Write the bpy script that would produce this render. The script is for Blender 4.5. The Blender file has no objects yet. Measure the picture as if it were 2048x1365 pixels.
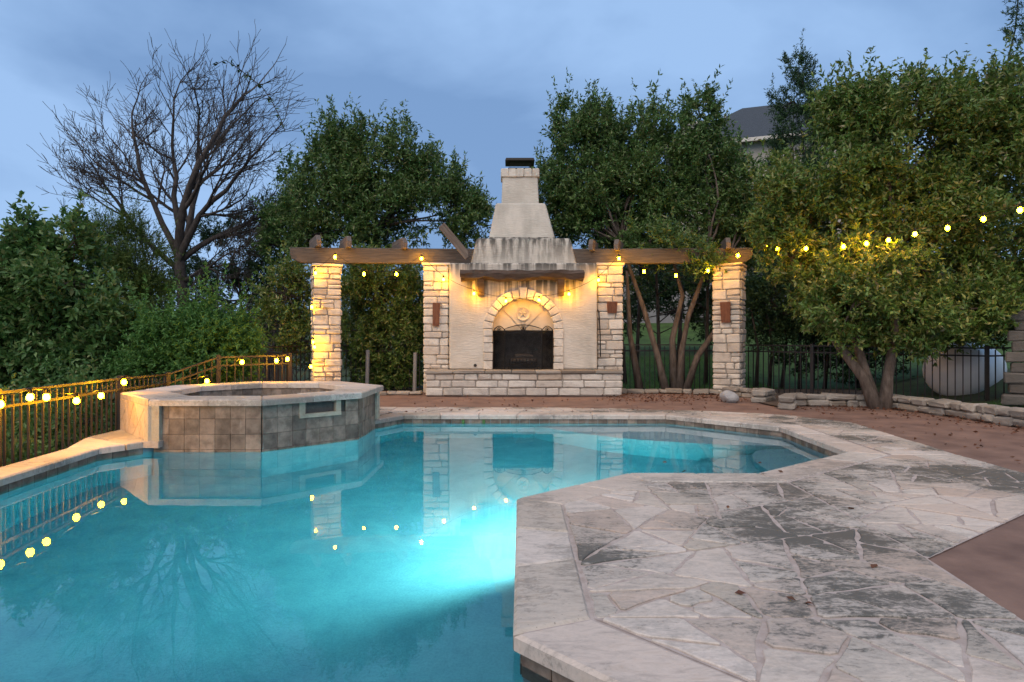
import bpy, bmesh, math, random
import numpy as np
from mathutils import Vector, Matrix, noise
R = math.radians
SC = bpy.context.scene
COL = SC.collection
# ---------------------------------------------------------------- camera, sky, sun, exposure
EYE = 1.15; F = 1200.0; CX = 1024.0; CY = 682.0
cam_d = bpy.data.cameras.new('camera'); cam = bpy.data.objects.new('camera', cam_d); COL.objects.link(cam)
cam.location = (0, 0, EYE); cam.rotation_euler = (R(90), 0, 0)
cam_d.sensor_width = 36; cam_d.lens = F / 2048 * 36; cam_d.clip_end = 2000; cam_d.clip_start = 0.05
SC.camera = cam
SUN_EL, SUN_AZ = 48, 200          # azimuth measured clockwise from +Y (the view direction)
W = bpy.data.worlds.new('World'); SC.world = W; W.use_nodes = True
wn = W.node_tree.nodes; wl = W.node_tree.links; wn.clear()
w_out = wn.new('ShaderNodeOutputWorld'); w_bg = wn.new('ShaderNodeBackground')
w_sky = wn.new('ShaderNodeTexSky'); w_sky.sky_type = 'NISHITA'; w_sky.sun_disc = False
w_sky.sun_elevation = R(SUN_EL); w_sky.sun_rotation = R(SUN_AZ)
w_sc = wn.new('ShaderNodeVectorMath'); w_sc.operation = 'SCALE'; w_sc.inputs['Scale'].default_value = 0.035
w_tc = wn.new('ShaderNodeTexCoord'); w_mp = wn.new('ShaderNodeMapping'); w_mp.inputs['Scale'].default_value = (1.0, 1.0, 2.6)
w_mp.inputs['Location'].default_value = (3.1, 0.4, 1.7)
w_nz = wn.new('ShaderNodeTexNoise'); w_nz.inputs['Scale'].default_value = 1.7; w_nz.inputs['Detail'].default_value = 6; w_nz.inputs['Roughness'].default_value = 0.5
w_nz.inputs['Distortion'].default_value = 0.3
w_rp = wn.new('ShaderNodeValToRGB')
w_rp.color_ramp.elements[0].position = 0.41; w_rp.color_ramp.elements[0].color = (0.24, 0.375, 0.60, 1)
w_rp.color_ramp.elements[1].position = 0.62; w_rp.color_ramp.elements[1].color = (0.135, 0.235, 0.42, 1)
w_mx = wn.new('ShaderNodeMix'); w_mx.data_type = 'RGBA'; w_mx.inputs['Factor'].default_value = 0.8
wl.new(w_sky.outputs[0], w_sc.inputs[0]); wl.new(w_tc.outputs['Generated'], w_mp.inputs[0]); wl.new(w_mp.outputs[0], w_nz.inputs[0])
wl.new(w_nz.outputs['Fac'], w_rp.inputs[0]); wl.new(w_sc.outputs[0], w_mx.inputs['A']); wl.new(w_rp.outputs[0], w_mx.inputs['B'])
wl.new(w_mx.outputs['Result'], w_bg.inputs['Color']); w_bg.inputs['Strength'].default_value = 1.0
wl.new(w_bg.outputs[0], w_out.inputs[0])
sun_d = bpy.data.lights.new('sun', 'SUN'); sun_d.energy = 1.45; sun_d.angle = R(75); sun_d.color = (1.0, 0.80, 0.60)
sun = bpy.data.objects.new('sun', sun_d); COL.objects.link(sun)
_az = R(SUN_AZ); _el = R(SUN_EL)
_sd = Vector((math.sin(_az)*math.cos(_el), math.cos(_az)*math.cos(_el), math.sin(_el)))
sun.rotation_euler = _sd.to_track_quat('Z', 'Y').to_euler()
vs = SC.view_settings; vs.view_transform = 'Standard'; vs.look = 'None'; vs.gamma = 1; vs.exposure = 0.8; vs.use_curve_mapping = False
SC.render.engine = 'CYCLES'
cy = SC.cycles; cy.use_denoising = True; cy.max_bounces = 10; cy.transparent_max_bounces = 12; cy.sample_clamp_indirect = 4.0
cy.blur_glossy = 0.5; cy.use_light_tree = True
try: cy.denoiser = 'OPENIMAGEDENOISE'
except Exception: pass

# ---------------------------------------------------------------- helpers
def G(px, py, z=0.0):
    Y = F * (EYE - z) / (py - CY); return Vector(((px - CX) * Y / F, Y, z))
def P(px, py, Y):
    return Vector(((px - CX) * Y / F, Y, EYE + (CY - py) * Y / F))
def tag(o, label, cat, group=None):
    o['label'] = label; o['category'] = cat
    if group: o['group'] = group
    return o
def struct(o): o['kind'] = 'structure'; return o
def link(name, me, parent=None, mat=None, loc=None):
    o = bpy.data.objects.new(name, me); COL.objects.link(o)
    if mat is not None and me is not None and not me.materials: me.materials.append(mat)
    if loc is not None: o.location = loc
    if parent is not None:
        o.parent = parent
        o.matrix_parent_inverse = parent.get('_w', 0) and Matrix() or Matrix()
    return o
def thing(name, loc=(0, 0, 0), rz=0.0, label=None, cat=None, group=None):
    o = bpy.data.objects.new(name, None); COL.objects.link(o); o.location = loc; o.rotation_euler = (0, 0, rz)
    o.empty_display_size = 0.1
    if label: tag(o, label, cat, group)
    return o
class MB:
    def __init__(s): s.v = []; s.f = []
    def add(s, vs, fs):
        n = len(s.v); s.v += [tuple(v) for v in vs]; s.f += [tuple(i + n for i in f) for f in fs]; return s
    def box(s, lo, hi):
        x0, y0, z0 = lo; x1, y1, z1 = hi
        return s.add([(x0,y0,z0),(x1,y0,z0),(x1,y1,z0),(x0,y1,z0),(x0,y0,z1),(x1,y0,z1),(x1,y1,z1),(x0,y1,z1)],
                     [(0,3,2,1),(4,5,6,7),(0,1,5,4),(1,2,6,5),(2,3,7,6),(3,0,4,7)])
    def hexa(s, b, t):        # two quads, bottom and top
        return s.add(list(b) + list(t), [(0,3,2,1),(4,5,6,7),(0,1,5,4),(1,2,6,5),(2,3,7,6),(3,0,4,7)])
    def tube(s, pts, rad, n=6, cap=True):
        pts = [Vector(p) for p in pts]
        if not hasattr(rad, '__len__'): rad = [rad] * len(pts)
        base = len(s.v); up = Vector((0.31, 0.17, 0.93))
        for i, p in enumerate(pts):
            t = (pts[min(i+1, len(pts)-1)] - pts[max(i-1, 0)])
            if t.length < 1e-9: t = Vector((0, 0, 1))
            t.normalize(); a = t.cross(up)
            if a.length < 1e-3: a = t.cross(Vector((1, 0, 0)))
            a.normalize(); b = t.cross(a)
            for k in range(n):
                q = 2 * math.pi * k / n
                s.v.append(tuple(p + (a * math.cos(q) + b * math.sin(q)) * rad[i]))
        for i in range(len(pts) - 1):
            for k in range(n):
                k2 = (k + 1) % n
                s.f.append((base+i*n+k, base+i*n+k2, base+(i+1)*n+k2, base+(i+1)*n+k))
        if cap:
            s.f.append(tuple(base + k for k in range(n))[::-1]); e = base + (len(pts)-1)*n
            s.f.append(tuple(e + k for k in range(n)))
        return s
    def lathe(s, prof, n=12, c=(0, 0, 0)):
        base = len(s.v)
        for r, z in prof:
            for k in range(n):
                q = 2*math.pi*k/n; s.v.append((c[0]+r*math.cos(q), c[1]+r*math.sin(q), c[2]+z))
        for i in range(len(prof)-1):
            for k in range(n):
                k2 = (k+1) % n; s.f.append((base+i*n+k, base+i*n+k2, base+(i+1)*n+k2, base+(i+1)*n+k))
        s.f.append(tuple(base+k for k in range(n))[::-1]); e = base+(len(prof)-1)*n; s.f.append(tuple(e+k for k in range(n)))
        return s
    def mesh(s, name, smooth=False):
        me = bpy.data.meshes.new(name); me.from_pydata(s.v, [], s.f); me.update()
        bm = bmesh.new(); bm.from_mesh(me); bmesh.ops.recalc_face_normals(bm, faces=bm.faces); bm.to_mesh(me); bm.free()
        if smooth: me.polygons.foreach_set('use_smooth', [True]*len(me.polygons))
        return me
    def build(s, name, mat, parent=None, smooth=False, loc=None):
        return link(name, s.mesh(name, smooth), parent, mat, loc)
def prism_mesh(name, poly, z0, z1, bv=0.006, rng=None, jz=0.0):
    """poly: ccw list of (x, y); top edge chamfered by bv."""
    n = len(poly); c = Vector((sum(p[0] for p in poly)/n, sum(p[1] for p in poly)/n))
    inn = inset(poly, bv) if bv > 0 else poly
    if len(inn) != n: inn = [tuple(c + (Vector(p) - c) * 0.97) for p in poly]
    j = (lambda: rng.uniform(-jz, jz)) if rng else (lambda: 0)
    v = [(p[0], p[1], z0) for p in poly] + [(p[0], p[1], z1 - bv) for p in poly] + [(p[0], p[1], z1 + j()) for p in inn]
    f = [tuple(range(n))[::-1], tuple(range(2*n, 3*n))]
    for i in range(n):
        k = (i+1) % n; f += [(i, k, n+k, n+i), (n+i, n+k, 2*n+k, 2*n+i)]
    m = MB(); m.add(v, f); return m.mesh(name)
def inset(poly, d):
    """shrink a convex ccw polygon by d (same vertex count)"""
    n = len(poly); out = []
    for i in range(n):
        p0 = Vector(poly[i-1]); p1 = Vector(poly[i]); p2 = Vector(poly[(i+1) % n])
        e1 = (p1-p0).normalized(); e2 = (p2-p1).normalized()
        n1 = Vector((-e1.y, e1.x)); n2 = Vector((-e2.y, e2.x))
        k = 1 + n1.dot(n2)
        out.append(tuple(p1 + (n1+n2) * (d / max(k, 0.35))))
    return out
def area(p): return 0.5*sum(p[i-1][0]*p[i][1]-p[i][0]*p[i-1][1] for i in range(len(p)))
def cut(poly, o, d):
    """split convex polygon by the line o + t d"""
    nx, ny = -d[1], d[0]; A = []; B = []
    s = [(p[0]-o[0])*nx + (p[1]-o[1])*ny for p in poly]
    for i in range(len(poly)):
        p, q = poly[i], poly[(i+1) % len(poly)]; a, b = s[i], s[(i+1) % len(poly)]
        (A if a >= 0 else B).append(p)
        if a*b < 0:
            t = a/(a-b); m = (p[0]+(q[0]-p[0])*t, p[1]+(q[1]-p[1])*t); A.append(m); B.append(m)
    return A, B
def shatter(poly, amin, amax, rng, wob=0.5):
    out = []; todo = [poly]
    while todo:
        p = todo.pop(); a = abs(area(p))
        if a < rng.uniform(amin, amax) or len(p) < 3:
            if a > 0.004: out.append(p)
            continue
        c = (sum(q[0] for q in p)/len(p), sum(q[1] for q in p)/len(p))
        M = np.array(p) - np.array(c); w, V = np.linalg.eigh(M.T @ M)
        ax = V[:, 1]; ang = math.atan2(ax[1], ax[0]) + math.pi/2 + rng.gauss(0, wob)
        o = (c[0] + ax[0]*rng.uniform(-.15, .15)*math.sqrt(a), c[1] + ax[1]*rng.uniform(-.15, .15)*math.sqrt(a))
        A, B = cut(p, o, (math.cos(ang), math.sin(ang)))
        bad = lambda q: len(q) < 3 or abs(area(q))/max(1e-6, sum((Vector(q[i])-Vector(q[i-1])).length for i in range(len(q)))**2) < .036
        for _try in range(10):
            if not (bad(A) or bad(B)): break
            ang = math.atan2(ax[1], ax[0]) + math.pi/2 + rng.gauss(0, wob); A, B = cut(p, o, (math.cos(ang), math.sin(ang)))
        if len(A) < 3 or len(B) < 3: out.append(p); continue
        todo += [A, B]
    return out
def clean(poly, tol=0.02):
    q = []
    for p in poly:
        if not q or (Vector(p)-Vector(q[-1])).length > tol: q.append(p)
    if len(q) > 2 and (Vector(q[0])-Vector(q[-1])).length < tol: q.pop()
    return q
def blunt(poly, rng):
    out = []
    for i in range(len(poly)):
        p0, p1, p2 = Vector(poly[i-1]), Vector(poly[i]), Vector(poly[(i+1) % len(poly)])
        k = rng.uniform(.010, .035); out += [tuple(p1+(p0-p1).normalized()*min(k, .3*(p0-p1).length)), tuple(p1+(p2-p1).normalized()*min(k, .3*(p2-p1).length))]
    return out
def rough_edges(poly, rng, amp=0.008):
    out = []
    for i in range(len(poly)):
        p = Vector(poly[i]); q = Vector(poly[(i+1) % len(poly)]); out.append(tuple(p)); L = (q-p).length
        k = int(L/0.10)
        nrm = Vector((-(q-p).y, (q-p).x)).normalized()
        for j in range(1, k+1):
            out.append(tuple(p.lerp(q, j/(k+1)) + nrm*rng.uniform(0, amp)))
    return out

# ---------------------------------------------------------------- materials
def new_mat(name):
    m = bpy.data.materials.new(name); m.use_nodes = True; nt = m.node_tree
    return m, nt.nodes, nt.links, nt.nodes['Principled BSDF']
def tex(n, l, kind, scale, detail=4, rough=.55, coord='Object', stretch=None, dist=0.0):
    tc = n.new('ShaderNodeTexCoord') if coord != 'World' else n.new('ShaderNodeNewGeometry')
    src = tc.outputs[coord] if coord != 'World' else tc.outputs['Position']
    if stretch:
        mp = n.new('ShaderNodeMapping'); mp.inputs['Scale'].default_value = stretch; l.new(src, mp.inputs[0]); src = mp.outputs[0]
    if kind == 'noise':
        t = n.new('ShaderNodeTexNoise'); t.inputs['Scale'].default_value = scale; t.inputs['Detail'].default_value = detail
        t.inputs['Roughness'].default_value = rough; t.inputs['Distortion'].default_value = dist
    else:
        t = n.new('ShaderNodeTexVoronoi'); t.inputs['Scale'].default_value = scale
    l.new(src, t.inputs['Vector']); return t
def ramp(n, l, src, stops):
    r = n.new('ShaderNodeValToRGB'); e = r.color_ramp.elements
    while len(e) < len(stops): e.new(0.5)
    for i, (p, c) in enumerate(stops):
        e[i].position = p; e[i].color = (c, c, c, 1) if not hasattr(c, '__len__') else tuple(c) + (1,)
    l.new(src, r.inputs[0]); return r.outputs[0]
def mixc(n, l, fac, a, b, mode='MIX'):
    m = n.new('ShaderNodeMix'); m.data_type = 'RGBA'; m.blend_type = mode
    for s, v in (('Factor', fac), ('A', a), ('B', b)):
        if hasattr(v, 'is_linked') or hasattr(v, 'links'): l.new(v, m.inputs[s])
        elif s == 'Factor': m.inputs[s].default_value = v
        else: m.inputs[s].default_value = tuple(v) + (1,)
    return m.outputs['Result']
def bump(n, l, b, h, strength=.4, dist=.01):
    bp = n.new('ShaderNodeBump'); bp.inputs['Strength'].default_value = strength; bp.inputs['Distance'].default_value = dist
    l.new(h, bp.inputs['Height']); l.new(bp.outputs[0], b.inputs['Normal'])
def rnd(n): return n.new('ShaderNodeObjectInfo').outputs['Random']
def simple(name, c1, c2, scale=8, rough=.8, bs=.3, bd=.01, stretch=None, coord='Object', metal=0.0, lo=.35, hi=.65, byobj=0.0):
    m, n, l, b = new_mat(name); t = tex(n, l, 'noise', scale, 6, .6, coord, stretch)
    col = ramp(n, l, t.outputs['Fac'], [(lo, c1), (hi, c2)])
    if byobj:
        v = ramp(n, l, rnd(n), [(0, 1-byobj), (1, 1+byobj*.4)]); col = mixc(n, l, 1.0, col, v, 'MULTIPLY')
    l.new(col, b.inputs['Base Color']); b.inputs['Roughness'].default_value = rough; b.inputs['Metallic'].default_value = metal
    t2 = tex(n, l, 'noise', scale*5, 5, .65, coord, stretch)
    if bs: bump(n, l, b, t2.outputs['Fac'], bs, bd)
    return m
def mat_flag(name, dark=1.0):
    """pale limestone; every stone its own tint, black lichen in patches across the paving"""
    m, n, l, b = new_mat(name)
    base = ramp(n, l, rnd(n), [(0, (.54, .465, .395)), (.3, (.63, .56, .495)), (.55, (.50, .39, .315)), (.75, (.60, .535, .465)), (1, (.47, .405, .33))])
    g = tex(n, l, 'noise', 5, 8, .7, 'World', (1, 3.2, 1), .6)
    base = mixc(n, l, .75, base, ramp(n, l, g.outputs['Fac'], [(.30, (.55, .54, .54)), (.5, (1, 1, 1)), (.70, (.78, .73, .67))]), 'MULTIPLY')
    # lichen: where it grows (large) x how it breaks up (fine)
    big = tex(n, l, 'noise', .8, 3, .5, 'World', (1, 1.1, 1))
    det = tex(n, l, 'noise', 7.5, 10, .78, 'World', (1, 2.0, 1), .5); fin = tex(n, l, 'noise', 34, 6, .7, 'World', (1, 1.6, 1))
    def madd(x, kx, y, ky, o=0.0):
        m1 = n.new('ShaderNodeMath'); m1.operation = 'MULTIPLY_ADD'; l.new(x, m1.inputs[0]); m1.inputs[1].default_value = kx; m1.inputs[2].default_value = o
        m2 = n.new('ShaderNodeMath'); m2.operation = 'MULTIPLY_ADD'; l.new(y, m2.inputs[0]); m2.inputs[1].default_value = ky; l.new(m1.outputs[0], m2.inputs[2]); return m2.outputs[0]
    s2 = madd(madd(det.outputs['Fac'], 1.0, fin.outputs['Fac'], .55), 1.0, big.outputs['Fac'], 1.5)
    s2 = madd(s2, 1.0, rnd(n), .10)
    def rng_(lo, hi, top):
        q = n.new('ShaderNodeMapRange'); l.new(s2, q.inputs[0]); q.inputs[1].default_value = lo; q.inputs[2].default_value = hi; q.inputs[4].default_value = top; return q.outputs[0]
    c = mixc(n, l, rng_(1.36, 1.66, .6*dark), base, (.20, .195, .175))
    c = mixc(n, l, rng_(1.61, 1.75, .88*dark), c, (.062, .066, .058))
    pit = tex(n, l, 'noise', 38, 3, .6, 'World', (1, 1.5, 1))
    pm = ramp(n, l, pit.outputs['Fac'], [(.64, 0.0), (.70, 1.0)])
    pf = n.new('ShaderNodeMath'); pf.operation = 'MULTIPLY'; l.new(pm, pf.inputs[0]); l.new(ramp(n, l, rnd(n), [(.35, 0.03), (.95, .6)]), pf.inputs[1])
    c = mixc(n, l, pf.outputs[0], c, (.10, .095, .085))
    l.new(c, b.inputs['Base Color']); b.inputs['Roughness'].default_value = .62
    h = n.new('ShaderNodeMath'); h.operation = 'SUBTRACT'; l.new(g.outputs['Fac'], h.inputs[0]); l.new(pm, h.inputs[1])
    bump(n, l, b, h.outputs[0], .35, .006); return m
def mat_wallstone(name, c_lo=(.50, .44, .37), c_hi=(.68, .63, .55), grey=(.26, .25, .235), amt=.5):
    m, n, l, b = new_mat(name)
    base = ramp(n, l, rnd(n), [(0, c_lo), (.5, c_hi), (.8, tuple(x*.93 for x in c_hi)), (1, (c_lo[0]*.92, c_lo[1]*.86, c_lo[2]*.8))])
    t = tex(n, l, 'noise', 7, 8, .68, 'World', (1, 1, 1.6))
    base = mixc(n, l, .8, base, ramp(n, l, t.outputs['Fac'], [(.28, (.62, .60, .57)), (.52, (1, 1, 1)), (.78, (.86, .80, .72))]), 'MULTIPLY')
    w = tex(n, l, 'noise', 1.7, 6, .65, 'World', (1, 1, .9))
    wf = ramp(n, l, w.outputs['Fac'], [(.52, 0.0), (.70, amt)])
    c = mixc(n, l, wf, base, grey)
    l.new(c, b.inputs['Base Color']); b.inputs['Roughness'].default_value = .85
    t2 = tex(n, l, 'noise', 26, 7, .7, 'World'); bump(n, l, b, t2.outputs['Fac'], .9, .02); return m
def mat_stucco(name):
    m, n, l, b = new_mat(name)
    t = tex(n, l, 'noise', 2.2, 6, .6, 'World')
    base = ramp(n, l, t.outputs['Fac'], [(.3, (.46, .42, .355)), (.6, (.58, .535, .46))])
    # rain streaks: noise drawn out downwards, strongest under each ledge
    st = tex(n, l, 'noise', 5.5, 5, .6, 'World', (1.6, 1.6, .10))
    geo = n.new('ShaderNodeNewGeometry'); sp = n.new('ShaderNodeSeparateXYZ'); l.new(geo.outputs['Position'], sp.inputs[0])
    zr = ramp(n, l, sp.outputs['Z'], [(0.0, 0.0), (1.0, 1.0)])
    def band(z0, z1, z2):
        a = n.new('ShaderNodeMapRange'); l.new(sp.outputs['Z'], a.inputs[0]); a.inputs[1].default_value = z0; a.inputs[2].default_value = z1
        c = n.new('ShaderNodeMapRange'); l.new(sp.outputs['Z'], c.inputs[0]); c.inputs[1].default_value = z2; c.inputs[2].default_value = z2 + .02
        c.inputs[3].default_value = 1; c.inputs[4].default_value = 0
        mm = n.new('ShaderNodeMath'); mm.operation = 'MULTIPLY'; l.new(a.outputs[0], mm.inputs[0]); l.new(c.outputs[0], mm.inputs[1]); return mm.outputs[0]
    b1 = band(2.45, 2.84, 2.86); b2 = band(2.70, 3.42, 3.46); b3 = band(1.75, 2.45, 2.47)
    mxx = n.new('ShaderNodeMath'); mxx.operation = 'MAXIMUM'; l.new(b1, mxx.inputs[0]); l.new(b2, mxx.inputs[1])
    cx = n.new('ShaderNodeMapRange'); ab = n.new('ShaderNodeMath'); ab.operation = 'ABSOLUTE'
    so = n.new('ShaderNodeMath'); so.operation = 'SUBTRACT'; l.new(sp.outputs['X'], so.inputs[0]); so.inputs[1].default_value = .23
    l.new(so.outputs[0], ab.inputs[0]); l.new(ab.outputs[0], cx.inputs[0]); cx.inputs[1].default_value = 1.15; cx.inputs[2].default_value = 1.35; cx.inputs[3].default_value = 1; cx.inputs[4].default_value = 0
    b3m = n.new('ShaderNodeMath'); b3m.operation = 'MULTIPLY'; l.new(b3, b3m.inputs[0]); l.new(cx.outputs[0], b3m.inputs[1])
    mx2 = n.new('ShaderNodeMath'); mx2.operation = 'MAXIMUM'; l.new(mxx.outputs[0], mx2.inputs[0]); l.new(b3m.outputs[0], mx2.inputs[1])
    sm = ramp(n, l, st.outputs['Fac'], [(.40, 0.0), (.56, 1.0)])
    f = n.new('ShaderNodeMath'); f.operation = 'MULTIPLY'; l.new(sm, f.inputs[0]); l.new(mx2.outputs[0], f.inputs[1])
    c = mixc(n, l, f.outputs[0], base, (.075, .07, .06))
    s2 = tex(n, l, 'noise', 1.3, 5, .6, 'World', (1.5, 1.5, .5)); c = mixc(n, l, ramp(n, l, s2.outputs['Fac'], [(.48, 0.0), (.70, .5)]), c, (.25, .235, .20))
    l.new(c, b.inputs['Base Color']); b.inputs['Roughness'].default_value = .9
    t2 = tex(n, l, 'noise', 16, 5, .6, 'World', (.5, 1, 2.2)); bump(n, l, b, t2.outputs['Fac'], .8, .018); return m
def mat_wood(name, c1, c2, sx=(1, 12, 12)):
    m, n, l, b = new_mat(name); t = tex(n, l, 'noise', 3, 7, .65, 'Object', sx, .4)
    c = ramp(n, l, t.outputs['Fac'], [(.3, c1), (.7, c2)]); l.new(c, b.inputs['Base Color']); b.inputs['Roughness'].default_value = .8
    bump(n, l, b, t.outputs['Fac'], .7, .012); return m
def mat_leaf(name, cols, trans=.25, gloss=.38):
    m, n, l, b = new_mat(name); geo = n.new('ShaderNodeNewGeometry')
    c = ramp(n, l, geo.outputs['Random Per Island'], [(i/(len(cols)-1), k) for i, k in enumerate(cols)])
    l.new(c, b.inputs['Base Color']); b.inputs['Roughness'].default_value = gloss; b.inputs['Specular IOR Level'].default_value = .35
    tr = n.new('ShaderNodeBsdfTranslucent'); l.new(c, tr.inputs['Color']); mx = n.new('ShaderNodeMixShader'); mx.inputs[0].default_value = trans
    out = [x for x in n if x.type == 'OUTPUT_MATERIAL'][0]
    l.new(b.outputs[0], mx.inputs[1]); l.new(tr.outputs[0], mx.inputs[2]); l.new(mx.outputs[0], out.inputs[0]); return m
def mat_plain(name, c, rough=.5, metal=0.0):
    m, n, l, b = new_mat(name); b.inputs['Base Color'].default_value = tuple(c)+(1,); b.inputs['Roughness'].default_value = rough; b.inputs['Metallic'].default_value = metal
    t = tex(n, l, 'noise', 30, 4); bump(n, l, b, t.outputs['Fac'], .15, .003); return m
M_FLAG = mat_flag('limestone_flag'); M_COPE = mat_flag('limestone_coping', .45)
M_MORTAR = simple('pink_mortar', (.34, .275, .24), (.46, .39, .35), 14, .9, .5, .006, coord='World')
M_WALL = mat_wallstone('wall_limestone'); M_EDGE = mat_wallstone('edging_limestone', (.22, .195, .165), (.35, .315, .27), (.13, .125, .115), .7)
M_DRY = mat_wallstone('drystack_stone', (.085, .08, .074), (.145, .135, .122), (.08, .08, .075), .6)
M_WMORT = simple('grey_mortar', (.30, .265, .225), (.40, .36, .31), 20, .95, .6, .006, coord='World')
M_STUCCO = mat_stucco('stucco')
M_CREAM = mat_wallstone('cream_stone', (.42, .37, .28), (.50, .45, .35), (.24, .24, .18), .6)
M_TILE = simple('slate_tile', (.13, .095, .07), (.31, .235, .18), 9, .55, .4, .006, coord='World', byobj=.45)
_n = M_TILE.node_tree.nodes; _l = M_TILE.node_tree.links; _b = _n['Principled BSDF']; _src = _b.inputs['Base Color'].links[0].from_socket
_t = tex(_n, _l, 'noise', 4.5, 5, .6, 'World', (2.2, 2.2, .35)); _l.new(mixc(_n, _l, ramp(_n, _l, _t.outputs['Fac'], [(.60, 0.0), (.72, .55)]), _src, (.42, .41, .39)), _b.inputs['Base Color'])
M_GROUT = simple('dark_grout', (.07, .06, .055), (.10, .09, .08), 20, .9)
M_PATIO = simple('stained_concrete', (.115, .066, .050), (.235, .145, .108), 2.6, .8, .5, .012, coord='World', lo=.30, hi=.70)
M_BEAM = mat_wood('weathered_beam', (.036, .029, .024), (.125, .100, .080))
M_RAFT = mat_wood('grey_rafter', (.07, .055, .045), (.19, .145, .115))
M_RUST = mat_wood('rusty_cedar', (.11, .038, .02), (.24, .095, .045), (8, 8, 1.5))
M_BLACK = mat_plain('black_iron', (.012, .011, .010), .45, .6)
M_BRONZE = mat_plain('bronze_fence_paint', (.018, .013, .010), .5, .0)
M_SOOT = simple('sooty_firebrick', (.025, .021, .018), (.085, .070, .058), 6, .95, .5)
M_BARK = simple('bark', (.065, .048, .036), (.16, .125, .10), 14, .9, .9, .02, (1, 1, .3))
M_BARKD = simple('dark_bark', (.028, .023, .020), (.075, .062, .055), 14, .9, .9, .02, (1, 1, .3))
M_GREYBR = simple('grey_branch', (.05, .043, .045), (.12, .105, .105), 20, .9, .5)
M_GROUND = simple('hillside_ground', (.030, .040, .014), (.055, .085, .022), 1.2, .95, .8, .05, coord='World')
M_LAWN = simple('lawn', (.030, .065, .012), (.060, .125, .025), 3, .9, .8, .03, coord='World')
M_DIRT = simple('bed_dirt', (.06, .042, .03), (.12, .085, .06), 5, .95, .8, .03, coord='World')

# ---------------------------------------------------------------- ground (one sheet to the horizon)
def smooth(a, b, x):
    t = min(1, max(0, (x-a)/(b-a))); return t*t*(3-2*t)
def gz(x, y):
    z = -.05
    z -= .75*smooth(-4.9, -5.6, x) * (1 - smooth(9.5, 13.5, y)*.75)
    z -= 2.2*smooth(-8, -30, x)
    z += 1.0*smooth(14.6, 21, y)*smooth(-3, 2, x) + 4.2*smooth(21, 34, y)*smooth(-4, 4, x)
    z += .55*smooth(7.4, 11, x)*smooth(6, 9, y)
    z += 10*smooth(45, 140, y)
    z += .025*noise.noise(Vector((x*.5, y*.5, 0)))
    # excavated under the paving and the pool
    k = smooth(-4.95, -4.75, x)*(1-smooth(4.95, 5.2, x))*(1-smooth(10.1, 10.35, y))
    return z*(1-k) + (-3.0)*k
xs = sorted(set([round(v, 3) for v in list(np.linspace(-160, -20, 15)) + list(np.arange(-20, 20, .5)) + [-4.95, -4.85, -4.75, 4.95, 5.1, 5.2] + list(np.linspace(20, 160, 15))]))
ys = sorted(set([round(v, 3) for v in list(np.linspace(-60, -6, 8)) + list(np.arange(-6, 40, .5)) + [10.1, 10.2, 10.35] + list(np.linspace(40, 260, 16))]))
mb = MB(); nx = len(xs)
mb.v = [(x, y, gz(x, y)) for y in ys for x in xs]
mb.f = [(j*nx+i, j*nx+i+1, (j+1)*nx+i+1, (j+1)*nx+i) for j in range(len(ys)-1) for i in range(nx-1)]
struct(mb.build('ground', M_GROUND, smooth=True))
# lawn beyond the fence and beside the right-hand bed
def sheet(name, pts, mat, z, sub=0):
    if area(pts) < 0: pts = pts[::-1]
    me = bpy.data.meshes.new(name); me.from_pydata([(x, y, z) for x, y in pts], [], [tuple(range(len(pts)))]); me.update(); return struct(link(name, me, None, mat))
def draped(name, x0, x1, y0, y1, dz, mat, st=.5):
    m = MB(); X = np.arange(x0, x1+1e-6, st); Y = np.arange(y0, y1+1e-6, st)
    m.v = [(x, y, gz(x, y)+dz) for y in Y for x in X]; k = len(X)
    m.f = [(j*k+i, j*k+i+1, (j+1)*k+i+1, (j+1)*k+i) for j in range(len(Y)-1) for i in range(k-1)]
    return struct(m.build(name, mat, smooth=True))
draped('lawn', 2.0, 20, 14.0, 30, .012, M_LAWN)

# ---------------------------------------------------------------- pool outline (coping's inner edge), counter-clockwise seen from above
WZ = -0.13
POOL = [(-4.20, 1.2), (.9, 1.2), (.9, 1.47), (0.0, 2.36), (.03, 4.39), (1.016, 5.24), (2.135, 5.235), (3.50, 6.25), (3.60, 8.07), (2.39, 9.33), (-1.68, 9.35),
        (-2.03, 8.72), (-2.03, 7.83), (-2.90, 6.95), (-4.14, 6.95), (-4.19, 6.85), (-4.44, 6.45), (-4.28, 5.0)]
def offset(poly, d):
    return inset(poly, -d)
rng = random.Random(4)
BW = [(x, y) for x, y in inset(POOL, -.045)]                     # basin wall, set back under the coping's overhang
FLOOR = -1.45
M_PLASTER, n_, l_, b_ = new_mat('pool_plaster')
t_ = tex(n_, l_, 'noise', 2.4, 8, .7, 'World', None, .5); t3_ = tex(n_, l_, 'noise', 60, 3, .6, 'World')
c_ = ramp(n_, l_, t_.outputs['Fac'], [(.3, (.26, .335, .39)), (.7, (.41, .48, .51))])
c_ = mixc(n_, l_, .5, c_, ramp(n_, l_, t3_.outputs['Fac'], [(.3, (.7, .7, .7)), (.6, (1, 1, 1))]), 'MULTIPLY')
l_.new(c_, b_.inputs['Base Color']); b_.inputs['Roughness'].default_value = .9
basin = MB(); n = len(BW)
basin.v = [(x, y, -.07) for x, y in BW] + [(x, y, FLOOR) for x, y in BW]
basin.f = [(i, (i+1) % n, n+(i+1) % n, n+i) for i in range(n)] + [tuple(range(n, 2*n))]
basin_o = struct(basin.build('pool_basin', M_PLASTER))
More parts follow.
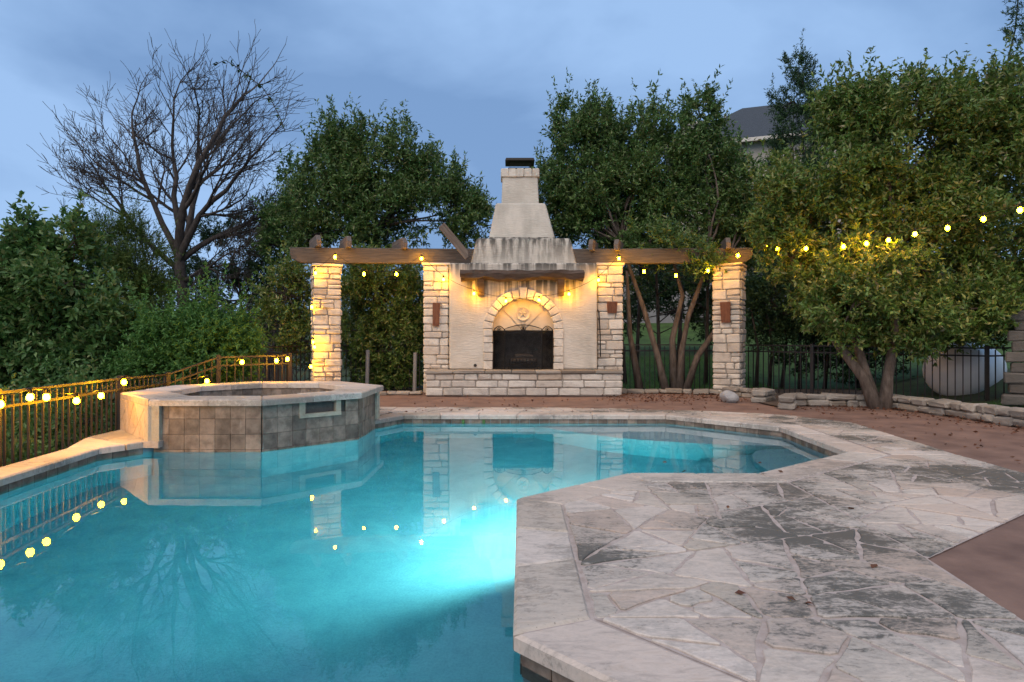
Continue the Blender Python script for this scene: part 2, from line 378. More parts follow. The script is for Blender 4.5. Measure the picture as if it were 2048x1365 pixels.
# shallow sunning ledge with a curved edge, and steps at the right-hand end
def curve_pts(pts, k=8):
    out = []
    for i in range(len(pts)-1):
        p0 = Vector(pts[max(i-1, 0)]); p1 = Vector(pts[i]); p2 = Vector(pts[i+1]); p3 = Vector(pts[min(i+2, len(pts)-1)])
        for j in range(k):
            t = j/k; out.append(tuple(.5*((2*p1)+(p2-p0)*t+(2*p0-5*p1+4*p2-p3)*t*t+(3*p1-p0-3*p2+p3)*t**3)))
    out.append(tuple(pts[-1])); return out
M_LEDGE, n_, l_, b_ = new_mat('ledge_plaster')
t_ = tex(n_, l_, 'noise', 2.4, 8, .7, 'World'); l_.new(ramp(n_, l_, t_.outputs['Fac'], [(.3, (.44, .46, .50)), (.7, (.56, .57, .60))]), b_.inputs['Base Color']); b_.inputs['Roughness'].default_value = .9
edge = curve_pts([(.35, 9.37), (.72, 8.95), (1.48, 8.25), (2.55, 7.78), (3.60, 7.62)], 7)
ledge_poly = edge + [(3.625, 8.05), (2.41, 9.355)]
def solid(name, poly, z0, z1, mat, parent):
    m = MB(); k = len(poly); m.v = [(p[0], p[1], z0) for p in poly]+[(p[0], p[1], z1) for p in poly]
    m.f = [tuple(range(k))[::-1], tuple(range(k, 2*k))] + [(i, (i+1) % k, k+(i+1) % k, k+i) for i in range(k)]
    return m.build(name, mat, parent)
solid('sunning_ledge', ledge_poly, FLOOR+.002, WZ-.30, M_LEDGE, basin_o)
for i, (d, z) in enumerate(((.0, -.42), (.42, -.72), (.84, -1.02))):
    ep = curve_pts([(3.585, 7.60), (3.05-d, 7.45-d*.15), (2.75-d, 6.75), (2.72-d*.6, 5.62-d*.25)], 6)
    solid('pool_step', ep[::-1] + [(3.52, 6.28), (3.585, 7.58)][::1] if False else [(3.53, 6.30)] + [(3.60, 7.59)] + ep[1:], FLOOR+.003*(i+1), WZ+z-.02, M_PLASTER, basin_o)
# water
M_WATER = bpy.data.materials.new('pool_water'); M_WATER.use_nodes = True
n_ = M_WATER.node_tree.nodes; l_ = M_WATER.node_tree.links; n_.clear()
o_ = n_.new('ShaderNodeOutputMaterial'); rf = n_.new('ShaderNodeBsdfRefraction'); gl = n_.new('ShaderNodeBsdfGlossy'); fr = n_.new('ShaderNodeFresnel'); mx = n_.new('ShaderNodeMixShader')
rf.inputs['IOR'].default_value = 1.33; rf.inputs['Roughness'].default_value = 0; rf.inputs['Color'].default_value = (1, 1, 1, 1)
gl.inputs['Roughness'].default_value = 0.0; gl.inputs['Color'].default_value = (1, 1, 1, 1); fr.inputs['IOR'].default_value = 1.33
tcw = n_.new('ShaderNodeNewGeometry'); nz = n_.new('ShaderNodeTexNoise'); nz.inputs['Scale'].default_value = 1.6; nz.inputs['Detail'].default_value = 3
bp = n_.new('ShaderNodeBump'); bp.inputs['Strength'].default_value = .035; bp.inputs['Distance'].default_value = .02
l_.new(tcw.outputs['Position'], nz.inputs['Vector']); l_.new(nz.outputs['Fac'], bp.inputs['Height'])
for q in (rf, gl, fr): l_.new(bp.outputs[0], q.inputs['Normal'])
l_.new(fr.outputs[0], mx.inputs[0]); l_.new(rf.outputs[0], mx.inputs[1]); l_.new(gl.outputs[0], mx.inputs[2]); l_.new(mx.outputs[0], o_.inputs[0])
va = n_.new('ShaderNodeVolumeAbsorption'); va.inputs['Color'].default_value = (.04, .86, .93, 1); va.inputs['Density'].default_value = .55
l_.new(va.outputs[0], o_.inputs['Volume'])
def water_body(name, poly, z0, z1):
    k = len(poly); me = bpy.data.meshes.new(name)
    me.from_pydata([(x, y, z0) for x, y in poly]+[(x, y, z1) for x, y in poly], [], [tuple(range(k))[::-1], tuple(range(k, 2*k))]+[(i, (i+1) % k, k+(i+1) % k, k+i) for i in range(k)]); me.update()
    return struct(link(name, me, None, M_WATER))
water_body('pool_water', inset(POOL, -.075), FLOOR-.05, WZ)
# underwater lamp in the wall of the paved peninsula
M_LENS, n_, l_, b_ = new_mat('pool_lamp_lens'); b_.inputs['Emission Color'].default_value = (.75, 1, .95, 1); b_.inputs['Emission Strength'].default_value = 6
def pool_lamp(loc, rz, energy, label):
    t = thing('pool_light', loc, rz, label, 'pool light')
    m = MB(); m.lathe([(.11, 0), (.13, .01), (.13, .03), (.10, .04)], 16); o = m.build('trim_ring', M_PLASTER, t); o.rotation_euler = (0, R(-90), 0)
    m = MB(); m.lathe([(.10, .02), (.09, .045), (.04, .06)], 16); o = m.build('lens', M_LENS, t); o.rotation_euler = (0, R(-90), 0)
    d = bpy.data.lights.new('pool_lamp', 'SPOT'); d.energy = energy; d.spot_size = R(176); d.spot_blend = .35; d.shadow_soft_size = .07; d.color = (.95, 1.0, .90)
    lo = bpy.data.objects.new('lamp', d); COL.objects.link(lo); lo.parent = t; lo.location = (-.16, 0, 0); lo.rotation_euler = (0, R(80), 0)
pool_lamp((.556, 4.774, -.60), R(-49.3), 250, 'round underwater pool light in the slanted wall of the paved peninsula')

# ---------------------------------------------------------------- deck: mortar bed, coping stones, flagstones
OUT = inset(POOL, -.33)
deck_regions = [
    [(.345, 2.50), (2.118, 2.49), (2.21, 3.19), (2.26, 4.90), (1.14, 4.90), (.36, 4.24)],
    [(2.21, 3.19), (4.46, 4.71), (4.52, 6.08), (3.85, 6.08), (2.26, 4.90)],
    [(3.85, 6.08), (4.52, 6.08), (4.80, 8.40), (3.935, 8.20)],
    [(3.935, 8.20), (4.80, 8.40), (4.3, 9.35), (3.35, 9.85), (2.53, 9.66)],
    [(2.53, 9.66), (3.35, 9.85), (1.67, 10.25), (.5, 10.42), (-2.0, 10.45), (-2.0, 9.68)],
    [(-2.0, 8.98), (-2.0, 10.45), (-3.0, 10.45), (-2.92, 9.90)],
    [(.345, 2.50), (1.23, 1.60), (2.1, 1.60), (2.118, 2.49)],
    [(1.23, -3), (2.05, -3), (2.1, 1.60), (1.23, 1.60)],
    [(-4.6, -3), (1.23, -3), (1.23, .87), (-4.6, .87)]]
mb = MB()
for r in deck_regions:
    k = len(r); mb.add([(x, y, -.007) for x, y in r], [tuple(range(k))])
k = len(POOL); ob = len(mb.v)
mb.add([(x, y, -.0095) for x, y in BW] + [(x, y, -.0095) for x, y in inset(POOL, -.36)], [(i, (i+1) % k, k+(i+1) % k, k+i) for i in range(k) if not 10 < i < 14])
deck = struct(mb.build('pool_deck', M_MORTAR))
for r in deck_regions:
    small = max(p[1] for p in r) > 9
    for p in shatter(r, .04, .17, rng, .5):
        p = clean(p)
        if len(p) < 3: continue
        q = inset(p, rng.uniform(.003, .008))
        if area(q) < .006: continue
        q = clean(rough_edges(blunt(q, rng), rng, .016), .008)
        h = rng.uniform(-.004, .004)
        link('flagstone', prism_mesh('flagstone', q, -.04, h, .004), deck, M_FLAG)
def coping(i0, i1, first=None):
    """coping stones along pool edge i0 -> i1"""
    a, b = Vector(POOL[i0]), Vector(POOL[i1]); A, B = Vector(OUT[i0]), Vector(OUT[i1])
    L = (b-a).length; k = max(1, round(L/rng.uniform(.55, .75))); ts = [0] + [j/k + rng.uniform(-.08, .08)/k for j in range(1, k)] + [1]
    sl = [0] + [rng.uniform(-.10, .10)/max(L, .3) for _ in range(k-1)] + [0]
    for j in range(k):
        p = [a.lerp(b, ts[j]), a.lerp(b, ts[j+1]), A.lerp(B, ts[j+1]+sl[j+1]), A.lerp(B, ts[j]+sl[j])]
        p = [tuple(v) for v in p]
        if area(p) < 0: p = p[::-1]
        q = inset(p, .0045)
        # keep the nose flush: rounded upper edge
        link('coping_stone', prism_mesh('coping_stone', q, -.068, .001 + rng.uniform(-.002, .002), .014), deck, M_COPE)
for i in list(range(0, 11)) + [16, 17]:
    coping(i, (i+1) % len(POOL))
for q in ([(-4.44, 6.45), (-4.30, 6.67), (-5.08, 7.20), (-5.02, 7.0), (-4.80, 6.47)][:4]+[(-4.80, 6.47)], [(-4.29, 6.68), (-4.19, 6.85), (-4.13, 6.99), (-5.08, 7.95), (-5.09, 7.22)]):
    if area(q) < 0: q = q[::-1]
    link('coping_stone', prism_mesh('coping_stone', inset(q, .003), -.068, .002, .012), deck, M_COPE)
MB().box((-4.215, 6.835, -.068), (-4.03, 6.985, .004)).build('coping_stone', M_COPE, deck)
# waterline tiles under the coping
tile_me = MB().box((-.072, 0, -.075), (.072, .012, .075)).mesh('waterline_tile'); tile_me.materials.append(M_TILE)
for i in list(range(0, 11)) + [15, 16, 17]:
    a, b = Vector(BW[i]), Vector(BW[(i+1) % len(BW)]); L = (b-a).length; k = max(1, int(L/.15)); d = (b-a)/L
    for j in range(k):
        c = a + d*((j+.5)*L/k); o = link('waterline_tile', tile_me, basin_o); o.location = (c.x - d.y*.001, c.y + d.x*.001, -.146)
        o.rotation_euler = (0, 0, math.atan2(d.y, d.x)); o.scale = (L/k/.15, 1, 1)
# skimmer mouth in the far wall, the green light on it painted as colour
mb = MB(); 
for lo, hi in (((-.78, 9.33, -.20), (-.74, 9.36, -.075)), ((-.46, 9.33, -.20), (-.42, 9.36, -.075))): mb.box(lo, hi)
sk = mb.build('skimmer', simple('painted_green_light', (.05, .12, .03), (.09, .20, .04), 5, .5), basin_o)
# patio of stained concrete
mb = MB()
for r in ([(-5.0, 10.30), (1.67, 10.15), (3.35, 9.75), (4.25, 9.25), (9.5, 9.3), (9.5, 14.0), (-5.0, 14.0)],
          [(4.36, 4.72), (4.42, 5.5), (4.70, 8.35), (4.25, 9.25), (9.5, 9.3), (9.5, 4.72)],
          [(2.0, -3), (2.05, 2.48), (2.13, 3.22), (4.36, 4.72), (9.5, 4.72), (9.5, -3)], [(-4.9, 9.6), (-2.9, 9.6), (-2.9, 10.30), (-4.9, 10.30)]):
    mb.add([(x, y, -.014) for x, y in r], [tuple(range(len(r)))])
struct(mb.build('patio', M_PATIO))

# ---------------------------------------------------------------- stone laying
def stone_mesh(w, h, d, rng, bv=.014, j=.006):
    bm = bmesh.new(); bmesh.ops.create_cube(bm, size=1)
    for v in bm.verts:
        v.co.x *= w; v.co.y *= d; v.co.z *= h
        v.co += Vector((rng.uniform(-j, j), rng.uniform(-j, j)*1.5, rng.uniform(-j, j)))
    bmesh.ops.bevel(bm, geom=list(bm.edges), offset=min(bv, .3*min(w, h, d)), segments=1, profile=.5, affect='EDGES')
    for v in bm.verts: v.co += Vector((rng.uniform(-j, j)*.4, rng.uniform(-j, j)*.8, rng.uniform(-j, j)*.4))
    me = bpy.data.meshes.new('stone'); bm.to_mesh(me); bm.free()
    me.polygons.foreach_set('use_smooth', [False]*len(me.polygons)); return me
def ashlar_rows(H, rng, lo=.085, hi=.23):
    z = 0; rows = []
    while z < H - 1e-6:
        h = rng.uniform(lo, hi)
        if H - z - h < lo*.8: h = H - z
        rows.append((z, h)); z += h
    return rows
def ashlar(W, rows, rng, lo=.14, hi=.46):
    """rectangles (x, z, w, h) filling 0..W"""
    out = []
    for z, h in rows:
        x = 0
        while x < W - 1e-6:
            w = rng.uniform(lo, hi)
            if W - x - w < lo*.8: w = W - x
            if h > .155 and w < .30 and rng.random() < .35:
                k = rng.uniform(.4, .6); out += [(x, z, w, h*k), (x, z+h*k, w, h*(1-k))]
            else: out.append((x, z, w, h))
            x += w
    return out
def lay(parent, mat, rects, origin, xdir, ndir, depth, rng, gap=.012, proud=.022, bv=.020, j=.009):
    """stones on a face: origin at the lower left, xdir along it, ndir pointing out"""
    for x, z, w, h in rects:
        me = stone_mesh(w-gap, h-gap, depth, rng, bv, j); me.materials.append(mat)
        c = Vector(origin) + Vector(xdir)*(x+w/2) + Vector((0, 0, z+h/2)) + Vector(ndir)*(rng.uniform(0, proud) - depth/2)
        o = link('stone', me, parent, None, c); o.rotation_euler = (0, 0, math.atan2(xdir[1], xdir[0]))
def up3(m): return m

# ---------------------------------------------------------------- pergola with stone pillars
PG = thing('pergola', (0.24, 13.4, 0), 0, 'pergola of heavy timber beams on four limestone pillars, wings either side of the fireplace', 'pergola')
def loc_in(parent, p): return Vector(p) - parent.location
def pillar(x, y, z0, H, w, rz, seed, sides=('l', 'r')):
    r = random.Random(seed)
    core = MB().box((-w/2+.03, -w/2+.03, 0), (w/2-.03, w/2-.03, H)).build('pillar', M_WMORT, PG)
    core.location = loc_in(PG, (x, y, z0)); core.rotation_euler = (0, 0, rz)
    rows = ashlar_rows(H-.05, r)
    dd = .09
    lay(core, M_WALL, ashlar(w, rows, r, .15, .42), (-w/2, -w/2, 0), (1, 0, 0), (0, -1, 0), dd, r)
    if 'l' in sides: lay(core, M_WALL, ashlar(w-dd, rows, r, .16, .42), (-w/2, w/2, 0), (0, -1, 0), (-1, 0, 0), dd, r)
    if 'r' in sides: lay(core, M_WALL, ashlar(w-dd, rows, r, .16, .42), (w/2, -w/2+dd, 0), (0, 1, 0), (1, 0, 0), dd, r)
    me = stone_mesh(w+.06, .055, w+.06, r, .01, .004); me.materials.append(M_WALL)
    o = link('cap_slab', me, core, None, (0, 0, H-.022))
    return core
PZ = 2.86
pil = [pillar(-4.02, 12.98, -.02, 2.80, .57, R(22), 1), pillar(-1.665, 13.43, 0, PZ, .56, 0, 2), pillar(2.155, 13.43, 0, PZ, .56, 0, 3), pillar(4.74, 13.10, -.02, 2.83, .58, R(-31), 4)]
def beam(p0, p1, h, t, name='beam', mat=None, noseL=False, noseR=False):
    """timber from p0 to p1 (centre of underside), decorative cut at an end"""
    p0 = Vector(p0); p1 = Vector(p1); L = (p1-p0).length; d = (p1-p0)/L
    prof = [(0, 0), (L, 0), (L, h), (0, h)]
    pts = []
    pts += [(.0, h*.55), (.03, h*.30), (.16, h*.06), (.30, 0)] if noseL else [(0, 0)]
    pts += [(L-.30, 0), (L-.16, h*.06), (L-.03, h*.30), (L, h*.55)] if noseR else [(L, 0)]
    pts += [(L, h), (0, h)]
    m = MB(); k = len(pts)
    m.v = [(x, -t/2, z) for x, z in pts] + [(x, t/2, z) for x, z in pts]
    m.f = [tuple(range(k)), tuple(range(k, 2*k))[::-1]] + [(i, (i+1) % k, k+(i+1) % k, k+i) for i in range(k)]
    me = m.mesh(name); o = link(name, me, PG, mat or M_BEAM); o.location = loc_in(PG, p0)
    o.rotation_euler = (0, -math.asin(d.z), math.atan2(d.y, d.x))
    bv = o.modifiers.new('bevel', 'BEVEL'); bv.width = .012; bv.segments = 1
    return o
BZ = 2.84
beam((-4.75, 12.88, BZ-.02), (-.70, 13.42, BZ+.03), .33, .16, noseL=True)
beam((1.20, 13.42, BZ+.03), (5.22, 13.06, BZ), .33, .16, noseR=True)
def rafter(px, py, Y, L, yaw, pitch=0, h=.25, t=.10, roll=0, mat=None):
    p = P(px, py, Y); m = MB(); 
    pts = [(0, 0), (L, 0), (L, h), (.10, h), (0, h*.55)]; k = len(pts)
    m.v = [(x, -t/2, z) for x, z in pts] + [(x, t/2, z) for x, z in pts]
    m.f = [tuple(range(k)), tuple(range(k, 2*k))[::-1]] + [(i, (i+1) % k, k+(i+1) % k, k+i) for i in range(k)]
    o = link('rafter', m.mesh('rafter'), PG, mat or M_RAFT); o.location = loc_in(PG, p); o.rotation_euler = (roll, pitch, yaw)
    bv = o.modifiers.new('bevel', 'BEVEL'); bv.width = .008; bv.segments = 1
for px, py, Y, L, yaw in ((638, 492, 12.7, .9, R(118)), (699, 494, 12.8, .9, R(116)), (811, 497, 13.0, .9, R(117)), (1181, 500, 13.05, .7, R(72)), (1232, 500, 13.05, .7, R(70)), (1457, 497, 12.85, .7, R(80))):
    rafter(px, py, Y, L, yaw)
rafter(931, 520, 12.98, .92, R(176), R(-50), .17, .07)          # the one that slipped off
# copper-coloured cedar boxes on the pillars
def sconce(core, z, w, h, tilt, x=0):
    m = MB(); m.hexa([(-w/2*.9, 0, 0), (w/2*.9, 0, 0), (w/2*.9, -.07, 0), (-w/2*.9, -.07, 0)][::-1], [(-w/2, 0, h), (w/2, 0, h), (w/2, -.13, h), (-w/2, -.13, h)][::-1])
    o = m.build('sconce', M_RUST, core); o.location = (x, -.285, z); o.rotation_euler = (0, tilt, 0)
sconce(pil[1], 1.50-.02, .15, .50, R(2), .0); sconce(pil[2], 1.76, .21, .24, 0, .03); sconce(pil[3], 1.56, .20, .44, R(-1), .0)

# ---------------------------------------------------------------- fireplace
FX = .245; FYF = 13.05; HZ = .53
FP = thing('fireplace', (FX, 13.2, 0), 0, 'tall stepped stucco fireplace with stone arch, timber mantel and raised stone hearth', 'fireplace')
r = random.Random(11)
def fl(p): return Vector(p) - FP.location
hearth = MB().box((-2.03, -.62, 0), (2.03, .45, HZ-.06)).build('hearth', M_WMORT, FP)
rows = [(0, .17), (.17, .155), (.325, .14)]
lay(hearth, M_WALL, ashlar(4.12, rows, r, .20, .58), (-2.06, -.65, 0), (1, 0, 0), (0, -1, 0), .10, r, .014, .02, .02, .008)
for sx in (-1, 1):
    o_ = (-2.06, .45, 0) if sx < 0 else (2.06, -.55, 0)
    lay(hearth, M_WALL, ashlar(1.0, rows, r, .2, .45), o_, (0, -sx*-1 if sx > 0 else -1, 0), (sx, 0, 0), .10, r, .014, .02, .02, .008)
x = -2.08
while x < 2.07:
    w = min(r.uniform(.4, .75), 2.08-x)
    if 2.08-x-w < .25: w = 2.08-x
    me = stone_mesh(w-.01, .06, 1.13, r, .012, .006); me.materials.append(M_EDGE); link('capstone', me, hearth, None, (x+w/2, -.125, HZ-.03)); x += w
def add_bevel(o, w, seg=3):
    b = o.modifiers.new('bevel', 'BEVEL'); b.width = w; b.segments = seg; b.limit_method = 'ANGLE'; b.angle_limit = R(50)
    for p in o.data.polygons: p.use_smooth = True
    try:
        wn_ = o.modifiers.new('wn', 'WEIGHTED_NORMAL')
    except Exception: pass
# body with an arched recess
BWD = 1.615; BH = 2.85; RAD = .74; AC = 1.41
pts = [(-BWD, HZ), (-RAD, HZ)] + [(-RAD*math.cos(a), AC+RAD*math.sin(a)) for a in np.linspace(0, math.pi, 25)] + [(RAD, HZ), (BWD, HZ), (BWD, BH), (-BWD, BH)]
m = MB(); k = len(pts); yf = FYF-13.2
m.v = [(x, yf, z) for x, z in pts] + [(x, yf+.42, z) for x, z in pts]
m.f = [tuple(range(k)), tuple(range(k, 2*k))[::-1]] + [(i, (i+1) % k, k+(i+1) % k, k+i) for i in range(k)]
body = m.build('body', M_STUCCO, FP); add_bevel(body, .045)
MB().box((-BWD+.01, yf+.42, HZ), (-.80, yf+1.0, BH-.01)).build('rear_wall', M_STUCCO, FP)
MB().box((.80, yf+.42, HZ), (BWD-.01, yf+1.0, BH-.01)).build('rear_wall', M_STUCCO, FP)
MB().box((-.80, yf+.85, HZ), (.80, yf+1.0, BH-.01)).build('rear_wall', M_STUCCO, FP)
def tier(z0, z1, wb, wt, yb, yt, db, dt, xo=0, xt=None, bv=.05):
    xt = xo if xt is None else xt
    b = [(xo-wb, yb, z0), (xo+wb, yb, z0), (xo+wb, yb+db, z0), (xo-wb, yb+db, z0)]; t = [(xt-wt, yt, z1), (xt+wt, yt, z1), (xt+wt, yt+dt, z1), (xt-wt, yt+dt, z1)]
    o = MB().hexa(b, t).build('chimney_tier', M_STUCCO, FP); add_bevel(o, bv); return o
tier(BH-.02, 3.44, 1.18, 1.04, .03, .12, .78, .62, .01)
tier(3.42, 4.27, .75, .56, .20, .34, .56, .46, -.02, -.05)
tier(4.22, 4.87, .425, .40, .36, .40, .44, .40, -.06, -.06, .03)
for i in range(5):        # stone collar
    me = stone_mesh(.172, .20, .14, r, .018, .008); me.materials.append(M_WALL); link('collar_stone', me, FP, None, (-.41+i*.176, .44, 4.96))
for sx in (-1, 1):
    for j in range(2):
        me = stone_mesh(.14, .20, .17, r, .018, .008); me.materials.append(M_WALL); link('collar_stone', me, FP, None, (-.06+sx*.37, .60+j*.175, 4.96))
MB().box((-.40, .47, 4.86), (.28, .84, 5.03)).build('flue', M_WMORT, FP)
cap = MB().box((-.33, .47, 5.03), (.20, .83, 5.10)).build('chimney_cap', M_BLACK, FP)
m = MB().hexa([(-.40, .40, 5.25), (.27, .40, 5.25), (.27, .90, 5.25), (-.40, .90, 5.25)], [(-.38, .42, 5.31), (.25, .42, 5.31), (.25, .88, 5.31), (-.38, .88, 5.31)]).build('lid', M_BLACK, cap)
for i in range(17):
    x = -.31+i*.031; MB().tube([(x, .49, 5.09), (x, .49, 5.26)], .004, 4).build('mesh_wire', M_BLACK, cap)
for i in range(11):
    y = .49+i*.032
    for x in (-.31, .185): MB().tube([(x, y, 5.09), (x, y, 5.26)], .004, 4).build('mesh_wire', M_BLACK, cap)
# arch ring
NV = 15; ri, ro = .665, .865
for i in range(NV):
    a0 = math.pi*i/NV + .012; a1 = math.pi*(i+1)/NV - .012; rr = ro + (.05 if i == NV//2 else r.uniform(-.012, .012)); y0 = yf-.035-r.uniform(0, .012); y1 = yf+.16
    def c4(y): return [(-ri*math.cos(a0), y, AC+ri*math.sin(a0)), (-rr*math.cos(a0), y, AC+rr*math.sin(a0)), (-rr*math.cos(a1), y, AC+rr*math.sin(a1)), (-ri*math.cos(a1), y, AC+ri*math.sin(a1))]
    o = MB().hexa(c4(y0), c4(y1)).build('arch_stone', M_WALL, FP); b = o.modifiers.new('b', 'BEVEL'); b.width = .012; b.segments = 1
for sx in (-1, 1):
    z = HZ
    while z < AC-.02:
        h = min(r.uniform(.13, .21), AC-z)
        if AC-z-h < .08: h = AC-z
        me = stone_mesh(ro-ri+r.uniform(-.01, .02), h-.01, .20, r, .012, .005); me.materials.append(M_WALL); link('arch_stone', me, FP, None, (sx*(ri+ro)/2, yf+.055-r.uniform(0, .01), z+h/2)); z += h
# plaster panels over the firebox, cut by fine radial joints
M_PANEL = simple('smooth_plaster', (.50, .43, .33), (.62, .545, .43), 3, .85, .2, .004)
ZP = 1.375
angs = [0, .78, 1.35, 1.80, 2.37, math.pi]
for i in range(5):
    a0, a1 = angs[i]+.006, angs[i+1]-.006
    arc = [(-.70*math.cos(a), ZP+.735*math.sin(a)) for a in np.linspace(a0, a1, 7)]
    pp = [(-.04*math.cos((a0+a1)/2), ZP+.04*math.sin((a0+a1)/2))] + arc
    m = MB(); k = len(pp); m.v = [(x, yf+.17, z) for x, z in pp]+[(x, yf+.21, z) for x, z in pp]
    m.f = [tuple(range(k)), tuple(range(k, 2*k))[::-1]]+[(j, (j+1) % k, k+(j+1) % k, k+j) for j in range(k)]
    m.build('plaster_panel', M_PANEL, FP)
MB().box((-.74, yf+.215, ZP), (.74, yf+.25, 2.14)).build('panel_backing', M_PANEL, FP)
MB().box((-.70, yf+.165, ZP-.05), (.70, yf+.25, ZP-.004)).build('lintel_bar', M_BLACK, FP)
# star medallion
mz = EYE+(682-627)*13.1/1200
med = MB().lathe([(.158, 0), (.158, .03), (.140, .034), (.134, .018), (.02, .016)], 32).build('medallion', M_PANEL, FP, True); med.location = (-.005, yf+.172, mz); med.rotation_euler = (R(90), 0, 0)
m = MB(); c = len(m.v); sp = []
for i in range(10):
    q = math.pi/2+i*math.pi/5; rr = .122 if i % 2 == 0 else .048; sp.append((rr*math.cos(q), rr*math.sin(q), .018))
m.v = sp+[(0, 0, .075)]; m.f = [(i, (i+1) % 10, 10) for i in range(10)]
m.build('star', M_PANEL, med)
# firebox
m = MB(); x0, x1, z0, z1, ya, yb = -.66, .66, HZ+.004, ZP-.01, yf+.2, yf+.80
for lo, hi in (((x0-.04, ya, z0), (x0, yb, z1)), ((x1, ya, z0), (x1+.04, yb, z1)), ((x0-.04, yb, z0), (x1+.04, yb+.04, z1)), ((x0-.04, ya, z1), (x1+.04, yb+.04, z1+.04)), ((x0, ya-.2, z0-.003), (x1, yb, z0+.006))): m.box(lo, hi)
m.build('firebox', M_SOOT, FP)
# mantel: rough split log on two brackets
m = MB(); N = 26; L = 2.64; ring = 8; rr_ = random.Random(3)
prof = [(-.16, .10), (.16, .10), (.17, .04), (.16, -.05), (.08, -.09), (-.05, -.085), (-.15, -.06), (-.17, .03)]
for i in range(N+1):
    t = i/N; sag = -.035*math.sin(math.pi*min(1, max(0, (t-.25)/.35)))+.012*noise.noise(Vector((t*9, 1, 0)))
    for (yy, zz) in prof:
        low = zz < 0
        m.v.append((-L/2+L*t+.02*noise.noise(Vector((yy*20, zz*20, t))), yy+.05*noise.noise(Vector((t*7, yy*9, zz*9))), zz*(1 if not low else 1+1.0*noise.noise(Vector((t*7, yy*5, 3))))+(sag if low else sag*.2)+.028*noise.noise(Vector((t*14, yy*12, zz*12)))))
for i in range(N):
    for k in range(ring): m.f.append((i*ring+k, i*ring+(k+1) % ring, (i+1)*ring+(k+1) % ring, (i+1)*ring+k))
m.f += [tuple(range(ring))[::-1], tuple(N*ring+k for k in range(ring))]
M_LOG = mat_wood('mantel_log', (.022, .014, .010), (.12, .075, .05), (1.2, 9, 9))
o = m.build('mantel', M_LOG, FP); o.location = (-.03, yf-.15, 2.56)
for x in (-.92, .81):
    MB().hexa([(x-.07, yf-.10, 2.13), (x+.07, yf-.10, 2.13), (x+.07, yf+.01, 2.13), (x-.07, yf+.01, 2.13)], [(x-.07, yf-.24, 2.49), (x+.07, yf-.24, 2.49), (x+.07, yf+.01, 2.49), (x-.07, yf+.01, 2.49)]).build('bracket', M_LOG, FP)
v = MB().lathe([(.035, 0), (.035, .012), (.02, .016)], 12).build('gas_valve', M_BRONZE, FP); v.location = fl((-.80, FYF-.002, .62)); v.rotation_euler = (R(90), 0, 0)
# fireplace screen
M_MESH = bpy.data.materials.new('screen_mesh'); M_MESH.use_nodes = True
n_ = M_MESH.node_tree.nodes; l_ = M_MESH.node_tree.links; bs = n_['Principled BSDF']; bs.inputs['Base Color'].default_value = (.012, .012, .012, 1); bs.inputs['Roughness'].default_value = .6
tp = n_.new('ShaderNodeBsdfTransparent'); mx = n_.new('ShaderNodeMixShader'); mx.inputs[0].default_value = .26; oo = [q for q in n_ if q.type == 'OUTPUT_MATERIAL'][0]
l_.new(tp.outputs[0], mx.inputs[1]); l_.new(bs.outputs[0], mx.inputs[2]); l_.new(mx.outputs[0], oo.inputs[0])
SCR = thing('fire_screen', (FX, FYF-.06, HZ), 0, 'black three-panel iron fire screen with arched top and star ornaments on the hearth', 'fire screen')
def panel(x0, x1, ya, yb, ht, rise, star):
    """one panel from (x0,ya) to (x1,yb); edge height ht, arched by rise"""
    m = MB(); top = []; cb = []
    for i in range(13):
        t = i/12; x = x0+(x1-x0)*t; y = ya+(yb-ya)*t; top.append((x, y, ht+rise*math.sin(math.pi*t))); cb.append((x, y, ht-.085+rise*.55*math.sin(math.pi*t)))
    MB().tube([(x0, ya, .012)]+top+[(x1, yb, .012)], .010, 5).build('frame', M_BLACK, SCR)
    MB().tube([(x0, ya, .012), (x1, yb, .012)], .008, 5).build('bottom_rail', M_BLACK, SCR)
    MB().tube(cb, .007, 5).build('cross_bar', M_BLACK, SCR)
    k = len(top); mm = MB(); mm.v = [(x, y, .012) for x, y, z in top]+top; mm.f = [(i, i+1, k+i+1, k+i) for i in range(k-1)]; mm.build('mesh_panel', M_MESH, SCR)
    cx_, cy_, cz = (x0+x1)/2, (ya+yb)/2-.006, ht+rise*.78-.055; rs = star
    ring_ = MB().tube([(cx_+rs*math.cos(q), cy_, cz+rs*math.sin(q)) for q in np.linspace(0, 2*math.pi, 17)], .006, 4).build('ornament', M_BLACK, SCR)
    s = MB(); s.v = [(cx_+(rs*.95 if i % 2 == 0 else rs*.40)*math.cos(math.pi/2+i*math.pi/5), cy_-.004, cz+(rs*.95 if i % 2 == 0 else rs*.40)*math.sin(math.pi/2+i*math.pi/5)) for i in range(10)]+[(cx_, cy_-.016, cz), (cx_, cy_+.012, cz)]
    s.f = [(i, (i+1) % 10, 10) for i in range(10)]+[((i+1) % 10, i, 11) for i in range(10)]; s.build('star', M_BLACK, ring_)
panel(-.40, .40, 0, 0, .885, .085, .052); panel(-.64, -.41, .17, .0, .87, .075, .04); panel(.41, .64, .0, .17, .87, .075, .04)
GR = thing('fire_grate', (FX, 13.35, HZ+.012), 0, 'black iron log grate inside the firebox behind the screen', 'grate')
for i in range(9):
    x = -.30+i*.075; MB().tube([(x, .15, .10), (x, -.14, .10), (x, -.17, .22)], .011, 5).build('grate_bar', M_BLACK, GR)
for y in (-.12, .12): MB().tube([(-.32, y, 0), (-.32, y, .095), (.32, y, .095), (.32, y, 0)], .012, 5).build('grate_leg', M_BLACK, GR)
M_CHAR = mat_wood('charred_log', (.012, .010, .009), (.07, .055, .045), (1.5, 8, 8))
